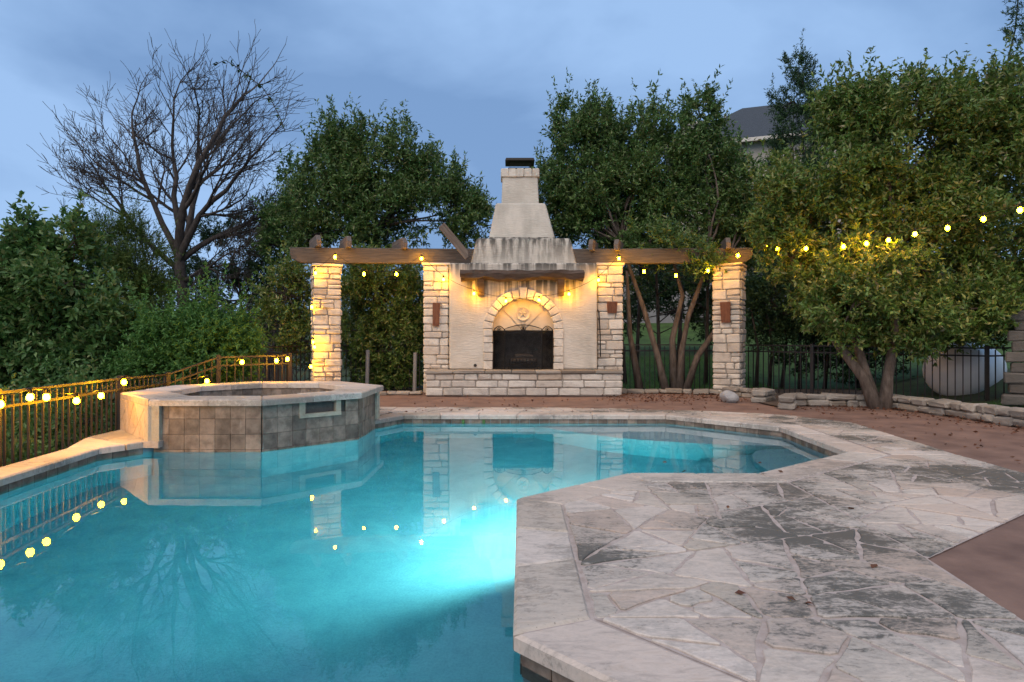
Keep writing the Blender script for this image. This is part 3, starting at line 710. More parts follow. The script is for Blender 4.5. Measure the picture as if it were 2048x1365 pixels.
for (x0, y0, z0, x1, y1, z1, rr) in ((-.27, -.05, .165, .25, -.02, .16, .055), (-.22, .08, .165, .29, .05, .165, .06), (-.18, .0, .265, .22, .07, .255, .05)):
    lg = MB().tube([(x0, y0, z0), ((x0+x1)/2, (y0+y1)/2+.015, (z0+z1)/2+.01), (x1, y1, z1)], [rr, rr*1.08, rr*.92], 9).build('fire_log', M_CHAR); lg.location = GR.location
    tag(lg, {.055: 'front charred log lying on the fire grate', .06: 'rear charred log lying on the fire grate', .05: 'top charred log resting across the other two on the grate'}[rr], 'log', 'logs on the grate')
pk = MB().tube([(0, 0, 0), (.01, 0, .5), (.0, 0, .98), (-.03, 0, 1.02), (-.04, 0, .98)], .013, 6).build('fire_poker', M_BLACK); pk.location = (1.92, 13.02, HZ+.28); pk.rotation_euler = (0, R(-2), 0)
tag(pk, 'thin dark iron poker hanging between stucco and pillar', 'poker')

# ---------------------------------------------------------------- raised spa
SX, SY, SR = -3.52, 8.45, 1.5
SPA = thing('spa', (SX, SY, 0), 0, 'raised octagonal spa with slate tile sides, limestone rim and cream spillway box', 'spa')
T8 = math.tan(math.pi/8)
def octo(h): return [(h*T8, -h), (h, -h*T8), (h, h*T8), (h*T8, h), (-h*T8, h), (-h, h*T8), (-h, -h*T8), (-h*T8, -h)]
ZS = .48; ZT = .405
oc = octo(SR-.02); ic = octo(1.13)
m = MB(); m.v = [(x, y, -1.3) for x, y in oc]+[(x, y, ZT) for x, y in oc]+[(x, y, ZT) for x, y in ic]+[(x, y, -.4) for x, y in ic]
for i in range(8):
    k = (i+1) % 8; m.f += [(i, k, 8+k, 8+i), (8+i, 8+k, 16+k, 16+i), (16+i, 16+k, 24+k, 24+i)]
m.f.append(tuple(range(24, 32))); m.build('shell', M_GROUT, SPA)
rs = random.Random(8)
def face(i, h=SR):
    o8 = octo(h); a = Vector(o8[i-1]); b = Vector(o8[i]); return a, b
solid('footing', octo(SR+.006), FLOOR+.004, -.158, M_PLASTER, SPA)
SPROWS = [(-.16, .055), (-.105, .178), (.073, .178), (.251, .155)]
def spa_tiles(i, x0, x1, n, skip=None):
    a, b = face(i); d = (b-a).normalized(); nrm = Vector((d.y, -d.x)); L = (b-a).length
    for z, h in SPROWS:
        for j in range(n):
            w = (x1-x0)/n; xa = x0+j*w
            if skip and z > .2 and skip[0] < xa+w/2 < skip[1]: continue
            c = a + d*(xa+w/2) + nrm*rs.uniform(-.002, .003)
            me = MB().box((-w/2+.002, -.02, -h/2+.002), (w/2-.002, .0, h/2-.002)).mesh('tile'); me.materials.append(M_TILE)
            # local y- is outward
            o = link('tile', me, SPA, None, (c.x, c.y, z+h/2)); o.rotation_euler = (0, 0, math.atan2(d.y, d.x)); 
    return a, d, nrm, L
L8 = 2*SR*T8
spa_tiles(0, .0, L8, 7)
a_, d_, n8, _ = spa_tiles(1, 0, L8, 7, (.45, .98))
spa_tiles(2, 0, .93, 5)
# spillway box
def fbox(a, d, nn, x0, x1, o0, o1, z0, z1, name, mat, parent):
    q = [a+d*x0+nn*o0, a+d*x1+nn*o0, a+d*x1+nn*o1, a+d*x0+nn*o1]
    return MB().hexa([(p.x, p.y, z0) for p in q], [(p.x, p.y, z1) for p in q]).build(name, mat, parent)
spill = fbox(a_, d_, n8, .44, .99, -.30, .045, .215, .262, 'spillway', M_CREAM, SPA)
fbox(a_, d_, n8, .44, .51, -.02, .04, .262, ZT-.002, 'spillway_jamb', M_CREAM, spill); fbox(a_, d_, n8, .92, .99, -.02, .04, .262, ZT-.002, 'spillway_jamb', M_CREAM, spill)
fbox(a_, d_, n8, .51, .92, -.28, -.04, .263, .272, 'spillway_floor', simple('wet_orange_stone', (.30, .16, .08), (.45, .26, .14), 6, .3), spill)
# left: corner pier and irregular veneer
aL, bL = face(7, SR+.06); dL = (bL-aL).normalized(); nL = Vector((dL.y, -dL.x)); LL = (bL-aL).length
fbox(aL, dL, nL, LL-.13, LL+.03, -.08, .02, .0, ZT, 'corner_pier', M_CREAM, SPA)
a0_, b0_ = face(0, SR+.06); fbox(a0_, (b0_-a0_).normalized(), Vector((0, -1)), -.02, .12, -.06, .012, .0, ZT, 'corner_pier', M_CREAM, SPA)
M_VEN = mat_wallstone('peach_flag_veneer', (.55, .42, .29), (.64, .51, .38), (.45, .40, .30), .3)
for p in shatter([(.0, .0), (LL-.135, .0), (LL-.135, ZT-.0), (.0, ZT)], .03, .09, rs, .5):
    q = inset(clean(p), .005)
    if len(q) < 3 or area(q) < .002: continue
    k = len(q); m = MB(); W3 = lambda u, o, z: tuple((aL+dL*u+nL*o).to_3d()+Vector((0, 0, z)))
    m.v = [W3(u, .015, z) for u, z in q]+[W3(u, -.05, z) for u, z in q]; m.f = [tuple(range(k)), tuple(range(k, 2*k))[::-1]]+[(j, (j+1) % k, k+(j+1) % k, k+j) for j in range(k)]
    m.build('veneer_stone', M_VEN, SPA)
fbox(aL, dL, nL, -.02, LL-.01, -.09, .006, -.05, ZT-.003, 'veneer_mortar', M_MORTAR, SPA)
a2, b2 = face(2, SR+.03); d2 = (b2-a2).normalized(); n2 = Vector((d2.y, -d2.x)); fbox(a2, d2, n2, .95, 1.12, -.08, .02, .0, ZT, 'corner_pier', M_CREAM, SPA)
# rim stones
ro8, ri8 = octo(SR+.075), octo(1.08)
for i in range(8):
    A, B, C, D = Vector(ro8[i-1]), Vector(ro8[i]), Vector(ri8[i]), Vector(ri8[i-1])
    nn = 2 if i in (0, 1, 4, 5, 6) else 2
    ts = [0, .5+rs.uniform(-.12, .12), 1]
    for j in range(2):
        p = [tuple(A.lerp(B, ts[j])), tuple(A.lerp(B, ts[j+1])), tuple(D.lerp(C, ts[j+1])), tuple(D.lerp(C, ts[j]))]
        if area(p) < 0: p = p[::-1]
        link('rim_stone', prism_mesh('rim_stone', inset(p, .003), ZT, ZS+rs.uniform(-.003, .003), .012), SPA, M_COPE)
for i in range(8):     # inner wall tiles just below the rim
    o8 = octo(1.125); a = Vector(o8[i-1]); b = Vector(o8[i]); d = (b-a).normalized(); L = (b-a).length; nn = Vector((d.y, -d.x))
    for j in range(6):
        fbox(a, d, nn, j*L/6+.002, (j+1)*L/6-.002, -.012, 0, .20, ZT-.003, 'inner_tile', M_TILE, SPA)
water_body('spa_water', [(SX+x, SY+y) for x, y in octo(1.1285)], -.45, .30)

# ---------------------------------------------------------------- low edging walls of stacked stone
def low_wall(label, pts, h0, h1, th, seed, mat=None, group=None):
    r = random.Random(seed); base = Vector((pts[0][0], pts[0][1], 0)); t = thing('edging_wall', base, 0, label, 'stone wall', group)
    tot = len(pts)-1
    for i in range(tot):
        a = Vector(pts[i]); b = Vector(pts[i+1]); L = (b-a).length; d = (b-a)/L; nn = Vector((d.y, -d.x)); H = h0+(h1-h0)*(i/max(1, tot-1))
        nrow = 2 if H > .17 else 1
        for row in range(nrow):
            hh = H/nrow; x = -.02 if row == 0 else r.uniform(-.12, 0)
            while x < L-.03:
                w = min(r.uniform(.18, .42), L-x+.03)
                if w < .07: break
                me = stone_mesh(w-.008, hh*r.uniform(.92, 1.04)-.006, th*r.uniform(.85, 1.1), r, .025, .014); me.materials.append(mat or M_EDGE)
                c = a+d*(x+w/2)+nn*r.uniform(-.012, .012); o = link('stone', me, t, None, Vector((c.x, c.y, row*hh+hh/2-.015))-base); o.rotation_euler = (0, r.uniform(-.03, .03), math.atan2(d.y, d.x)+r.uniform(-.05, .05)); x += w
    return t
low_wall('low stone edging behind the dirt bed, hearth to pillar', [(2.35, 13.35), (3.4, 13.30), (4.45, 12.95)], .10, .12, .22, 21)
low_wall('short curved run of stacked stones ending beside a grey boulder', [(4.55, 12.75), (5.0, 12.2), (5.02, 11.75), (4.62, 11.25)], .20, .24, .26, 22)
low_wall('stone edging wall with squared end block, in front of the twin-trunk tree', [(4.62, 10.15), (4.98, 10.75), (5.7, 10.75), (6.4, 10.55)], .24, .22, .24, 23)
low_wall('long low stone edging wall running along the strip of lawn', [(6.55, 10.45), (6.75, 9.55), (6.85, 8.6), (6.9, 7.6), (6.95, 6.4), (6.95, 5.0), (6.9, 3.6)], .24, .26, .26, 24)
low_wall('thin stone kerb beside the hearth and behind the spa', [(-3.2, 12.75), (-2.5, 12.95), (-1.95, 12.9)], .09, .09, .18, 25)
bo = bmesh.new(); bmesh.ops.create_icosphere(bo, subdivisions=3, radius=.17)
for v in bo.verts: v.co *= 1+.35*noise.noise(v.co*5); v.co.z *= .75
me = bpy.data.meshes.new('boulder'); bo.to_mesh(me); bo.free()
b_o = link('boulder', me, None, mat_wallstone('grey_boulder', (.24, .24, .24), (.36, .36, .36), (.12, .12, .12), .6)); b_o.location = (4.12, 11.4, .09); tag(b_o, 'rough grey boulder at the end of the curved stone edging', 'boulder')
# beds
sheet('planting_bed', [(2.4, 13.4), (4.4, 13.1), (5.0, 12.2), (4.6, 11.2), (4.65, 10.2), (5.0, 10.8), (6.4, 10.6), (6.8, 9.5), (6.95, 5), (8.5, 5), (8.5, 14.2), (2.4, 14.3)], M_DIRT, .012)
draped('side_lawn', 6.9, 13, 4, 10.5, .035, M_LAWN)
# dry-stack retaining wall on the right
RW = thing('retaining_wall', (8.25, 9.75, .1), 0, 'tall dark dry-stacked block retaining wall at the edge of the lawn', 'retaining wall')
r = random.Random(31)
for row in range(10):
    x = -.05+row*.045+(.10 if row % 2 else 0)
    for j in range(9):
        w = .40; me = stone_mesh(w-.012, .165, .30, r, .02, .01); me.materials.append(M_DRY)
        o = link('stone', me, RW, None, (x+j*w*.80, -.62*j*w+row*.035, .02+row*.172+.08)); o.rotation_euler = (0, 0, R(-38)+r.uniform(-.03, .03))

# ---------------------------------------------------------------- fences
def fence(label, pts, h, step=.115, name='iron_fence', group=None):
    """pts: (x, y, ztop)"""
    base = Vector((pts[0][0], pts[0][1], pts[0][2]-h)); t = thing(name, base, 0, label, 'fence', group)
    pk_me = MB().box((-.009, -.009, -h), (.009, .009, -.03)).mesh('picket'); pk_me.materials.append(M_BRONZE)
    po_me = MB().box((-.032, -.032, -h), (.032, .032, .04)).mesh('post'); po_me.materials.append(M_BRONZE)
    for i in range(len(pts)-1):
        a, b = Vector(pts[i]), Vector(pts[i+1]); L = (b-a).length; d = (b-a)/L
        for dz in (0, -.14, -h+.10):
            m = MB(); w = .02; nn = Vector((d.y, -d.x, 0)).normalized()*w; uz = Vector((0, 0, .014)); A = a+Vector((0, 0, dz))-base; B = b+Vector((0, 0, dz))-base
            if dz == -.14 and h < 1.05: continue
            m.hexa([A-nn-uz, B-nn-uz, B+nn-uz, A+nn-uz], [A-nn+uz, B-nn+uz, B+nn+uz, A+nn+uz]); m.build('rail', M_BRONZE, t)
        k = int(L/step)
        for j in range(1, k): o = link('picket', pk_me, t, None, a.lerp(b, j/k)-base); o.rotation_euler = (0, 0, math.atan2(d.y, d.x))
        kk = max(1, round(L/2.3))
        for j in range(kk + (1 if i == len(pts)-2 else 0)): o = link('post', po_me, t, None, a.lerp(b, j/kk)-base); o.rotation_euler = (0, 0, math.atan2(d.y, d.x))
    return t
fence('bronze picket fence strung with bulbs along the left pool edge, stepping up', [(-4.72, 3.4, .66), (-4.86, 5.65, .66), (-5.20, 7.97, .65), (-5.34, 9.3, .63), (-4.87, 9.95, .88), (-3.93, 10.6, .895)], 1.25)
fence('dark picket fence in the foliage behind the left pergola wing', [(-4.0, 10.75, .90), (-5.7, 13.0, 1.0), (-4.6, 14.5, 1.05), (-2.0, 14.5, 1.05)], 1.15)
fence('black picket fence behind the right pergola wing and along the lawn', [(2.45, 14.25, 1.06), (5.0, 14.1, 1.06), (6.3, 12.6, 1.05), (8.55, 10.8, 1.02), (9.4, 10.35, 1.05)], 1.16)
# grey posts in the shrubbery
for px, pyt, Y, lab in ((734, 700, 13.9, 'slim grey metal post leaning in the shrub by the spa'), (829, 705, 13.7, 'short grey metal post beside the hearth corner')):
    p = P(px, pyt, Y); t = MB().tube([(0, 0, 0), (.02, 0, p.z)], .045, 8).build('metal_post', mat_plain('grey_post', (.20, .20, .20), .5)); t.location = (p.x, p.y, 0); tag(t, lab, 'post')

# ---------------------------------------------------------------- propane tank
TK = thing('propane_tank', (9.25, 12.25, gz(9.25, 12.25)-.28), R(40), 'white domed propane tank behind the picket fence', 'tank')
M_TANK = simple('tank_white_paint', (.74, .75, .76), (.82, .82, .82), 3, .4, .1, .003)
m = MB(); prof = []
for a in np.linspace(-math.pi/2, math.pi/2, 13): prof.append((.56*math.cos(a) if abs(a) < 1.57 else .02, (.35*math.sin(a)) + (.65 if a > 0 else -.65)))
o = m.lathe(prof, 28).build('vessel', M_TANK, TK, True); o.rotation_euler = (0, R(90), 0); o.location = (0, 0, .62)
o = MB().lathe([(.17, 0), (.17, .10), (.13, .18), (.05, .21)], 20).build('dome_lid', M_TANK, TK, True); o.location = (-.1, 0, 1.14)
for x in (-.5, .5): MB().box((x-.06, -.35, -.25), (x+.06, .35, .18)).build('foot', M_DRY, TK)

# ---------------------------------------------------------------- house up the hill
HS = thing('house', (14.1, 34, 5.0), R(-18), 'pale stucco house with dark hipped shingle roof up the hill behind the trees', 'house')
M_HW = simple('house_stucco', (.40, .36, .30), (.48, .44, .37), 2, .9); M_ROOF = simple('shingles', (.032, .040, .050), (.060, .072, .085), 10, .9, .8, .03, (1, 1, 6)); M_TRIM = mat_plain('cream_trim', (.55, .52, .46), .6)
MB().box((-4.5, -3, -3), (5.5, 6, 6.55)).build('wall', M_HW, HS)
rf_ = MB().add([(-5.1, -3.6, 6.6), (6.1, -3.6, 6.6), (6.1, 6.6, 6.6), (-5.1, 6.6, 6.6), (-.9, 1.5, 10.0), (1.6, 1.5, 10.0)], [(0, 1, 5, 4), (1, 2, 5), (2, 3, 4, 5), (3, 0, 4), (0, 3, 2, 1)]).build('roof', M_ROOF, HS)
MB().box((-5.12, -3.64, 6.42), (6.12, -3.5, 6.60)).build('fascia', M_TRIM, HS); MB().box((-5.14, -3.5, 6.42), (-5.0, 6.6, 6.60)).build('fascia', M_TRIM, HS)
o = MB().tube([(-1.9, .2, 7.6), (-1.9, .2, 9.3)], .08, 8).build('vent_pipe', M_TRIM, rf_)
ch = MB().box((-4.4, 2.4, 6.2), (-3.2, 3.6, 9.6)).build('chimney', M_HW, HS); MB().box((-4.5, 2.3, 9.6), (-3.1, 3.7, 9.8)).build('chimney_cap', M_TRIM, ch)
for x in (-2.8, .6, 3.4):
    w = MB().box((x-.55, -3.05, 3.6), (x+.55, -2.99, 5.4)).build('window', mat_plain('dark_pane', (.03, .04, .05), .1), HS)
    for lo, hi in (((x-.62, -3.09, 3.5), (x-.55, -2.98, 5.5)), ((x+.55, -3.09, 3.5), (x+.62, -2.98, 5.5)), ((x-.62, -3.09, 5.4), (x+.62, -2.98, 5.5)), ((x-.66, -3.12, 3.42), (x+.66, -2.98, 3.52))): MB().box(lo, hi).build('window_frame', M_TRIM, w)
GW = thing('garden_wall', (6, 25, 0), 0, 'long pale rendered garden wall beyond the lawn', 'wall')
MB().box((-3.5, 0, .6), (9.0, .3, 4.1)).build('wall_face', simple('pale_render', (.22, .22, .23), (.30, .30, .31), 2, .9), GW); MB().box((-3.55, -.05, 4.1), (9.05, .35, 4.2)).build('coping', M_HW, GW)

# ---------------------------------------------------------------- vegetation
def fast_mesh(name, V, Fq, mat, smooth=False):
    """V (n,3) float, Fq (m,k) int"""
    me = bpy.data.meshes.new(name); me.vertices.add(len(V)); me.vertices.foreach_set('co', np.ascontiguousarray(V, dtype=np.float32).ravel())
    k = Fq.shape[1]; me.loops.add(Fq.size); me.loops.foreach_set('vertex_index', np.ascontiguousarray(Fq, dtype=np.int32).ravel())
    me.polygons.add(len(Fq)); me.polygons.foreach_set('loop_start', np.arange(0, Fq.size, k, dtype=np.int32))
    if smooth: me.polygons.foreach_set('use_smooth', np.ones(len(Fq), dtype=bool))
    me.update(calc_edges=True); me.validate(); me.materials.append(mat); return me
def unit(a): return a/np.maximum(np.linalg.norm(a, axis=1, keepdims=True), 1e-9)
def leaves(pos, dirs, L, Wd, rs, droop=.0):
    """folded leaves: pos base, dirs direction; returns verts, tri faces"""
    n = len(pos); d = unit(dirs); rnd_ = unit(rs.normal(size=(n, 3))+np.array([0, 0, .9])); s = unit(np.cross(d, rnd_)); up = np.cross(s, d)
    Ls = (L*rs.uniform(.65, 1.25, n))[:, None]; Ws = (Wd*rs.uniform(.7, 1.2, n))[:, None]
    tip = pos+d*Ls-up*Ls*droop; midc = pos+d*Ls*.45
    a = midc+s*Ws*.5+up*Ws*.16; b = midc-s*Ws*.5+up*Ws*.16
    V = np.stack([pos, a, tip, b], 1).reshape(-1, 3); i = np.arange(n)*4
    Ft = np.concatenate([np.stack([i, i+1, i+2], 1), np.stack([i, i+2, i+3], 1)]); return V, Ft
def lobes_px(lst, Y0):
    """(px, py, rx, ry[, dY]) in picture units at distance Y0 -> ellipsoids in metres"""
    out = []
    for q in lst:
        Y = Y0+(q[4] if len(q) > 4 else 0); p = P(q[0], q[1], Y); k = Y/F; out.append((p.x, p.y, p.z, q[2]*k, .8*(q[2]+q[3])/2*k+.15, q[3]*k))
    return np.array(out)
def crown_points(lobes, n, rs, inner=.45):
    vol = (lobes[:, 3]*lobes[:, 4]*lobes[:, 5])**(2/3); w = rs.choice(len(lobes), n, p=vol/vol.sum()); K = 13; cd = unit(rs.normal(size=(len(lobes)*K, 3))); cr = rs.uniform(.82, 1.12, len(lobes)*K); ci = w*K+rs.randint(0, K, n); dev = rs.normal(size=(n, 3))*.27
    d = unit(cd[ci]+dev); fall = cr[ci]*(1.06-.30*np.linalg.norm(dev, axis=1))
    th = np.arctan2(d[:, 1], d[:, 0]); lump = 1+.16*np.sin(3.1*th+w*1.7+4*d[:, 2])+.13*np.sin(7*d[:, 2]+2*th+w)+.10*np.sin(11*th+5*d[:, 2]+w*3)
    rr = (inner+(1.06-inner)*rs.uniform(0, 1, n)**.5)*(.5+.5*lump)*fall; spike = rs.uniform(0, 1, n) > .93; rr = np.where(spike, rr*rs.uniform(1.0, 1.22, n), rr)
    pos = lobes[w, :3]+d*rr[:, None]*lobes[w, 3:6]; return pos, d, w
def crown(name, parent, lobes, twigs, per, L, Wd, mat, seed, up=.55, spread=.75, tl=.28, inner=.45, droop=.1, zmin=-.4, shoots=1.0):
    rs = np.random.RandomState(seed); pos, d, w = crown_points(lobes, twigs, rs, inner)
    axis = unit(d*.7+np.array([0, 0, up])+rs.normal(size=d.shape)*.35); t = rs.uniform(0, 1, (twigs, per)); tl_ = tl*rs.uniform(.6, 1.4, (twigs, 1))
    base = (pos[:, None, :]+axis[:, None, :]*(t*tl_)[:, :, None]).reshape(-1, 3)
    ld = (axis[:, None, :]*.55+rs.normal(size=(twigs, per, 3))*spread).reshape(-1, 3); ok = base[:, 2] > zmin
    base = base[ok]; ld = ld[ok]
    top = np.where(d[:, 2] > .25)[0]; ns = int(len(top)*.10*shoots)
    if ns:
        pick = rs.choice(top, ns, replace=False); sl = tl*rs.uniform(1.8, 3.4, (ns, 1)); sa = unit(np.array([0, 0, 1.0])+d[pick]*.35+rs.normal(size=(ns, 3))*.16); q = per*2; t2 = rs.uniform(0, 1, (ns, q))
        sb = (pos[pick][:, None, :]+sa[:, None, :]*(t2*sl)[:, :, None]).reshape(-1, 3); base = np.concatenate([base, sb]); ld = np.concatenate([ld, (sa[:, None, :]*.6+rs.normal(size=(ns, q, 3))*.6).reshape(-1, 3)])
    V, Ft = leaves(base, ld, L, Wd, rs, droop)
    pl = np.array(parent.location); o = link(name, fast_mesh(name, V-pl, Ft, mat), parent); return pos, axis
def limb_path(a, b, rng, bend=.12, k=6):
    a = Vector(a); b = Vector(b); L = (b-a).length; o1 = Vector((rng.gauss(0, bend), rng.gauss(0, bend), rng.gauss(0, bend*.5)))*L; pts = []
    for i in range(k+1):
        t = i/k; pts.append(a.lerp(b, t)+o1*math.sin(math.pi*t)*.6+Vector((rng.gauss(0, .012), rng.gauss(0, .012), 0))*L*math.sin(math.pi*t))
    return pts
def wood(parent, stems, lobes, pos, rng, mat, r0, nbr=160, name='trunk'):
    """stems: polylines from the ground; limbs to every lobe, then branches out to twigs"""
    m = MB(); pl = parent.location; tips = []
    for s in stems:
        k = len(s); m.tube([Vector(p)-pl for p in s], [r0*(1-.62*i/(k-1))*(1.25 if i == 0 else 1) for i in range(k)], 8); tips.append(Vector(s[-1])); 
    o = m.build(name, mat, parent, True); b = MB()
    for lo in lobes:
        c = Vector(lo[:3]); src = min(tips, key=lambda q: (q-c).length); b.tube([p-pl for p in limb_path(src, c, rng)], [r0*.38*(1-.7*i/6) for i in range(7)], 5)
    idx = rng.sample(range(len(pos)), min(nbr, len(pos)))
    for i in idx:
        p = Vector(pos[i]); c = min((Vector(l[:3]) for l in lobes), key=lambda q: (q-p).length); b.tube([q-pl for q in limb_path(c.lerp(p, .15), p, rng, .10, 4)], [.018, .015, .011, .008, .004], 4, False)
    b.build('branches', mat, parent, True)
LV_PHOT = mat_leaf('photinia_leaf', [(0.061, 0.124, 0.025), (0.089, 0.172, 0.034), (0.13, 0.223, 0.044), (0.244, 0.251, 0.073), (0.103, 0.182, 0.039), (0.061, 0.124, 0.025), (0.089, 0.172, 0.034), (0.13, 0.223, 0.044), (0.244, 0.251, 0.073), (0.103, 0.182, 0.039), (0.3, 0.27, 0.14)], .22)
LV_OAK = mat_leaf('evergreen_leaf', [(0.044, 0.101, 0.027), (0.064, 0.136, 0.033), (0.097, 0.181, 0.045), (0.147, 0.218, 0.068), (0.044, 0.101, 0.027), (0.064, 0.136, 0.033), (0.097, 0.181, 0.045), (0.147, 0.218, 0.068), (0.2, 0.2, 0.1)], .22)
LV_BUSH = mat_leaf('bush_leaf', [(0.047, 0.121, 0.033), (0.071, 0.167, 0.045), (0.105, 0.218, 0.063), (0.147, 0.235, 0.073), (0.047, 0.121, 0.033), (0.071, 0.167, 0.045), (0.105, 0.218, 0.063), (0.147, 0.235, 0.073), (0.2, 0.22, 0.09)], .3, .42)
LV_JUN = mat_leaf('juniper_leaf', [(0.039, 0.081, 0.014), (0.066, 0.12, 0.021), (0.098, 0.148, 0.031)], .15, .6)
LV_SUM = mat_leaf('sumac_leaf', [(0.055, 0.149, 0.036), (0.086, 0.22, 0.05), (0.125, 0.259, 0.063)], .3, .5)
LV_DARK = mat_leaf('cedar_leaf', [(0.024, 0.059, 0.023), (0.037, 0.081, 0.029), (0.052, 0.106, 0.036)], .12, .6)
LV_DRY = mat_leaf('dry_leaf', [(.10, .035, .018), (.15, .06, .03), (.08, .04, .022)], .1, .7)
def tree(name, label, cat, base, lobes, twigs, per, L, Wd, lmat, seed, stems=None, r0=.10, bmat=None, group=None, **kw):
    t = thing(name, base, 0, label, cat, group); rng = random.Random(seed); lobes = np.array(lobes)
    pos, ax = crown('crown', t, lobes, twigs, per, L, Wd, lmat, seed, zmin=base[2]+.02, **kw)
    if stems is None:
        c = Vector(lobes[:, :3].mean(0)); stems = [[Vector(base)+Vector((0, 0, -.15)), Vector(base).lerp(c, .35)+Vector((.05, 0, .1)), Vector(base).lerp(c, .8)]]
    wood(t, stems, lobes, pos, rng, bmat or M_BARKD, r0, 130); return t
tree('evergreen_tree', 'dense evergreen tree rising behind the left pergola wing beside the chimney', 'tree', (-3.4, 15.8, 0),
     lobes_px([(690, 348, 68, 82), (745, 322, 55, 65), (815, 330, 60, 75), (850, 410, 75, 70), (905, 425, 55, 60), (640, 400, 50, 55), (720, 410, 90, 80), (780, 440, 90, 70), (620, 470, 45, 50, -.3), (735, 288, 28, 45), (600, 440, 40, 50), (940, 445, 40, 45), (650, 350, 45, 60), (870, 350, 45, 55), (685, 292, 25, 40), (823, 302, 20, 38)], 15.8), 5000, 13, .12, .042, LV_OAK, 41, tl=.32, r0=.11)
tree('evergreen_shrub', 'leafy evergreen shrub filling the opening between the left pillars', 'shrub', (-3.0, 14.9, 0),
     lobes_px([(765, 600, 75, 70), (725, 660, 45, 80), (790, 690, 55, 85), (760, 560, 80, 45), (815, 620, 35, 80), (745, 745, 45, 45), (800, 760, 40, 40)], 14.9), 3000, 13, .11, .04, LV_PHOT, 42, r0=.06)
tree('evergreen_shrub', 'pale-tipped shrub left of the outermost pillar, by the fence corner', 'shrub', (-5.4, 14.4, -.2),
     lobes_px([(575, 590, 55, 60), (560, 650, 45, 60), (605, 560, 35, 40), (600, 680, 35, 60)], 14.4), 700, 12, .10, .038, LV_PHOT, 43, r0=.05)
stem2 = [[(3.55, 13.75, -.1), (3.35, 13.8, .8), (3.05, 13.9, 1.9), (2.75, 14.1, 2.9), (2.6, 14.3, 3.5)], [(3.85, 13.8, -.1), (3.90, 13.8, .9), (4.05, 13.8, 1.7), (4.45, 13.9, 2.7), (4.6, 14.0, 3.4)], [(3.75, 13.85, -.1), (3.70, 13.85, 1.2), (3.95, 13.9, 2.2), (3.75, 14.1, 3.2)], [(3.95, 13.75, -.1), (4.25, 13.75, .8), (4.75, 13.8, 1.5), (5.0, 13.9, 2.2), (5.1, 14.0, 3.2)], [(3.0, 14.0, -.1), (2.75, 14.0, 1.3), (2.7, 14.1, 2.8)]]
tree('multi_stem_tree', 'multi-stemmed evergreen tree with bare curving trunks and a crown spilling over the right beam', 'tree', (3.7, 13.85, 0),
     lobes_px([(1150, 330, 55, 75), (1130, 290, 30, 45), (1190, 270, 45, 60), (1240, 330, 80, 90), (1290, 260, 50, 60), (1330, 330, 80, 80), (1390, 260, 42, 70), (1395, 218, 28, 38), (1420, 360, 80, 80), (1160, 420, 70, 55), (1260, 430, 100, 60), (1370, 440, 100, 60), (1460, 440, 60, 60), (1110, 425, 32, 28), (1345, 500, 70, 32, -1.6), (1410, 520, 45, 28, -1.6), (1300, 485, 50, 25, -1.2), (1195, 258, 22, 36), (1465, 350, 35, 40), (1495, 370, 40, 55), (1500, 450, 45, 50), (1475, 500, 40, 35), (1190, 455, 80, 38), (1130, 455, 40, 30), (1280, 470, 60, 30), (1100, 380, 35, 60), (1200, 380, 80, 80), (1300, 390, 90, 80), (1130, 240, 16, 30)], 14.9), 8500, 13, .11, .042, LV_OAK, 44, stems=stem2, r0=.085, bmat=M_BARK)
stem3 = [[(6.35, 10.25, -.1), (6.45, 10.3, .5), (6.62, 10.4, 1.2), (6.72, 10.5, 1.9), (6.75, 10.8, 2.7)], [(6.28, 10.3, -.1), (6.1, 10.4, .5), (5.75, 10.6, 1.1), (5.6, 10.9, 1.6), (5.6, 11.3, 2.5)], [(6.3, 10.35, -.1), (6.15, 10.5, .7), (6.1, 10.8, 1.5), (6.3, 11.2, 2.4)]]
tree('photinia_tree', 'broad twin-trunk evergreen tree lit by the string of bulbs at right', 'tree', (6.35, 10.3, 0),
     lobes_px([(1640, 350, 80, 90), (1720, 300, 90, 110), (1700, 232, 60, 48), (1820, 280, 100, 120), (1850, 212, 55, 60), (1920, 248, 70, 85), (1990, 300, 90, 120), (2040, 228, 60, 85), (1590, 450, 60, 60), (1660, 460, 90, 70), (1770, 450, 100, 90), (1890, 440, 100, 100), (2010, 470, 90, 100), (1690, 560, 90, 70, -.1), (1790, 590, 100, 70, -.1), (1900, 580, 100, 70, .2), (2010, 600, 80, 70, .2), (1640, 590, 50, 60), (1730, 660, 70, 40), (1860, 660, 80, 40), (1960, 650, 60, 40), (2110, 350, 100, 170), (1580, 520, 40, 40), (1560, 400, 45, 60), (1555, 470, 40, 45), (1850, 170, 30, 32), (1700, 620, 80, 60, -1.0), (1820, 640, 80, 55, -1.1), (1930, 620, 80, 60, -.8), (1760, 540, 80, 60, -1.0)], 11.2), 15000, 12, .105, .042, LV_PHOT, 45, stems=stem3, r0=.105, bmat=M_BARK, tl=.26)
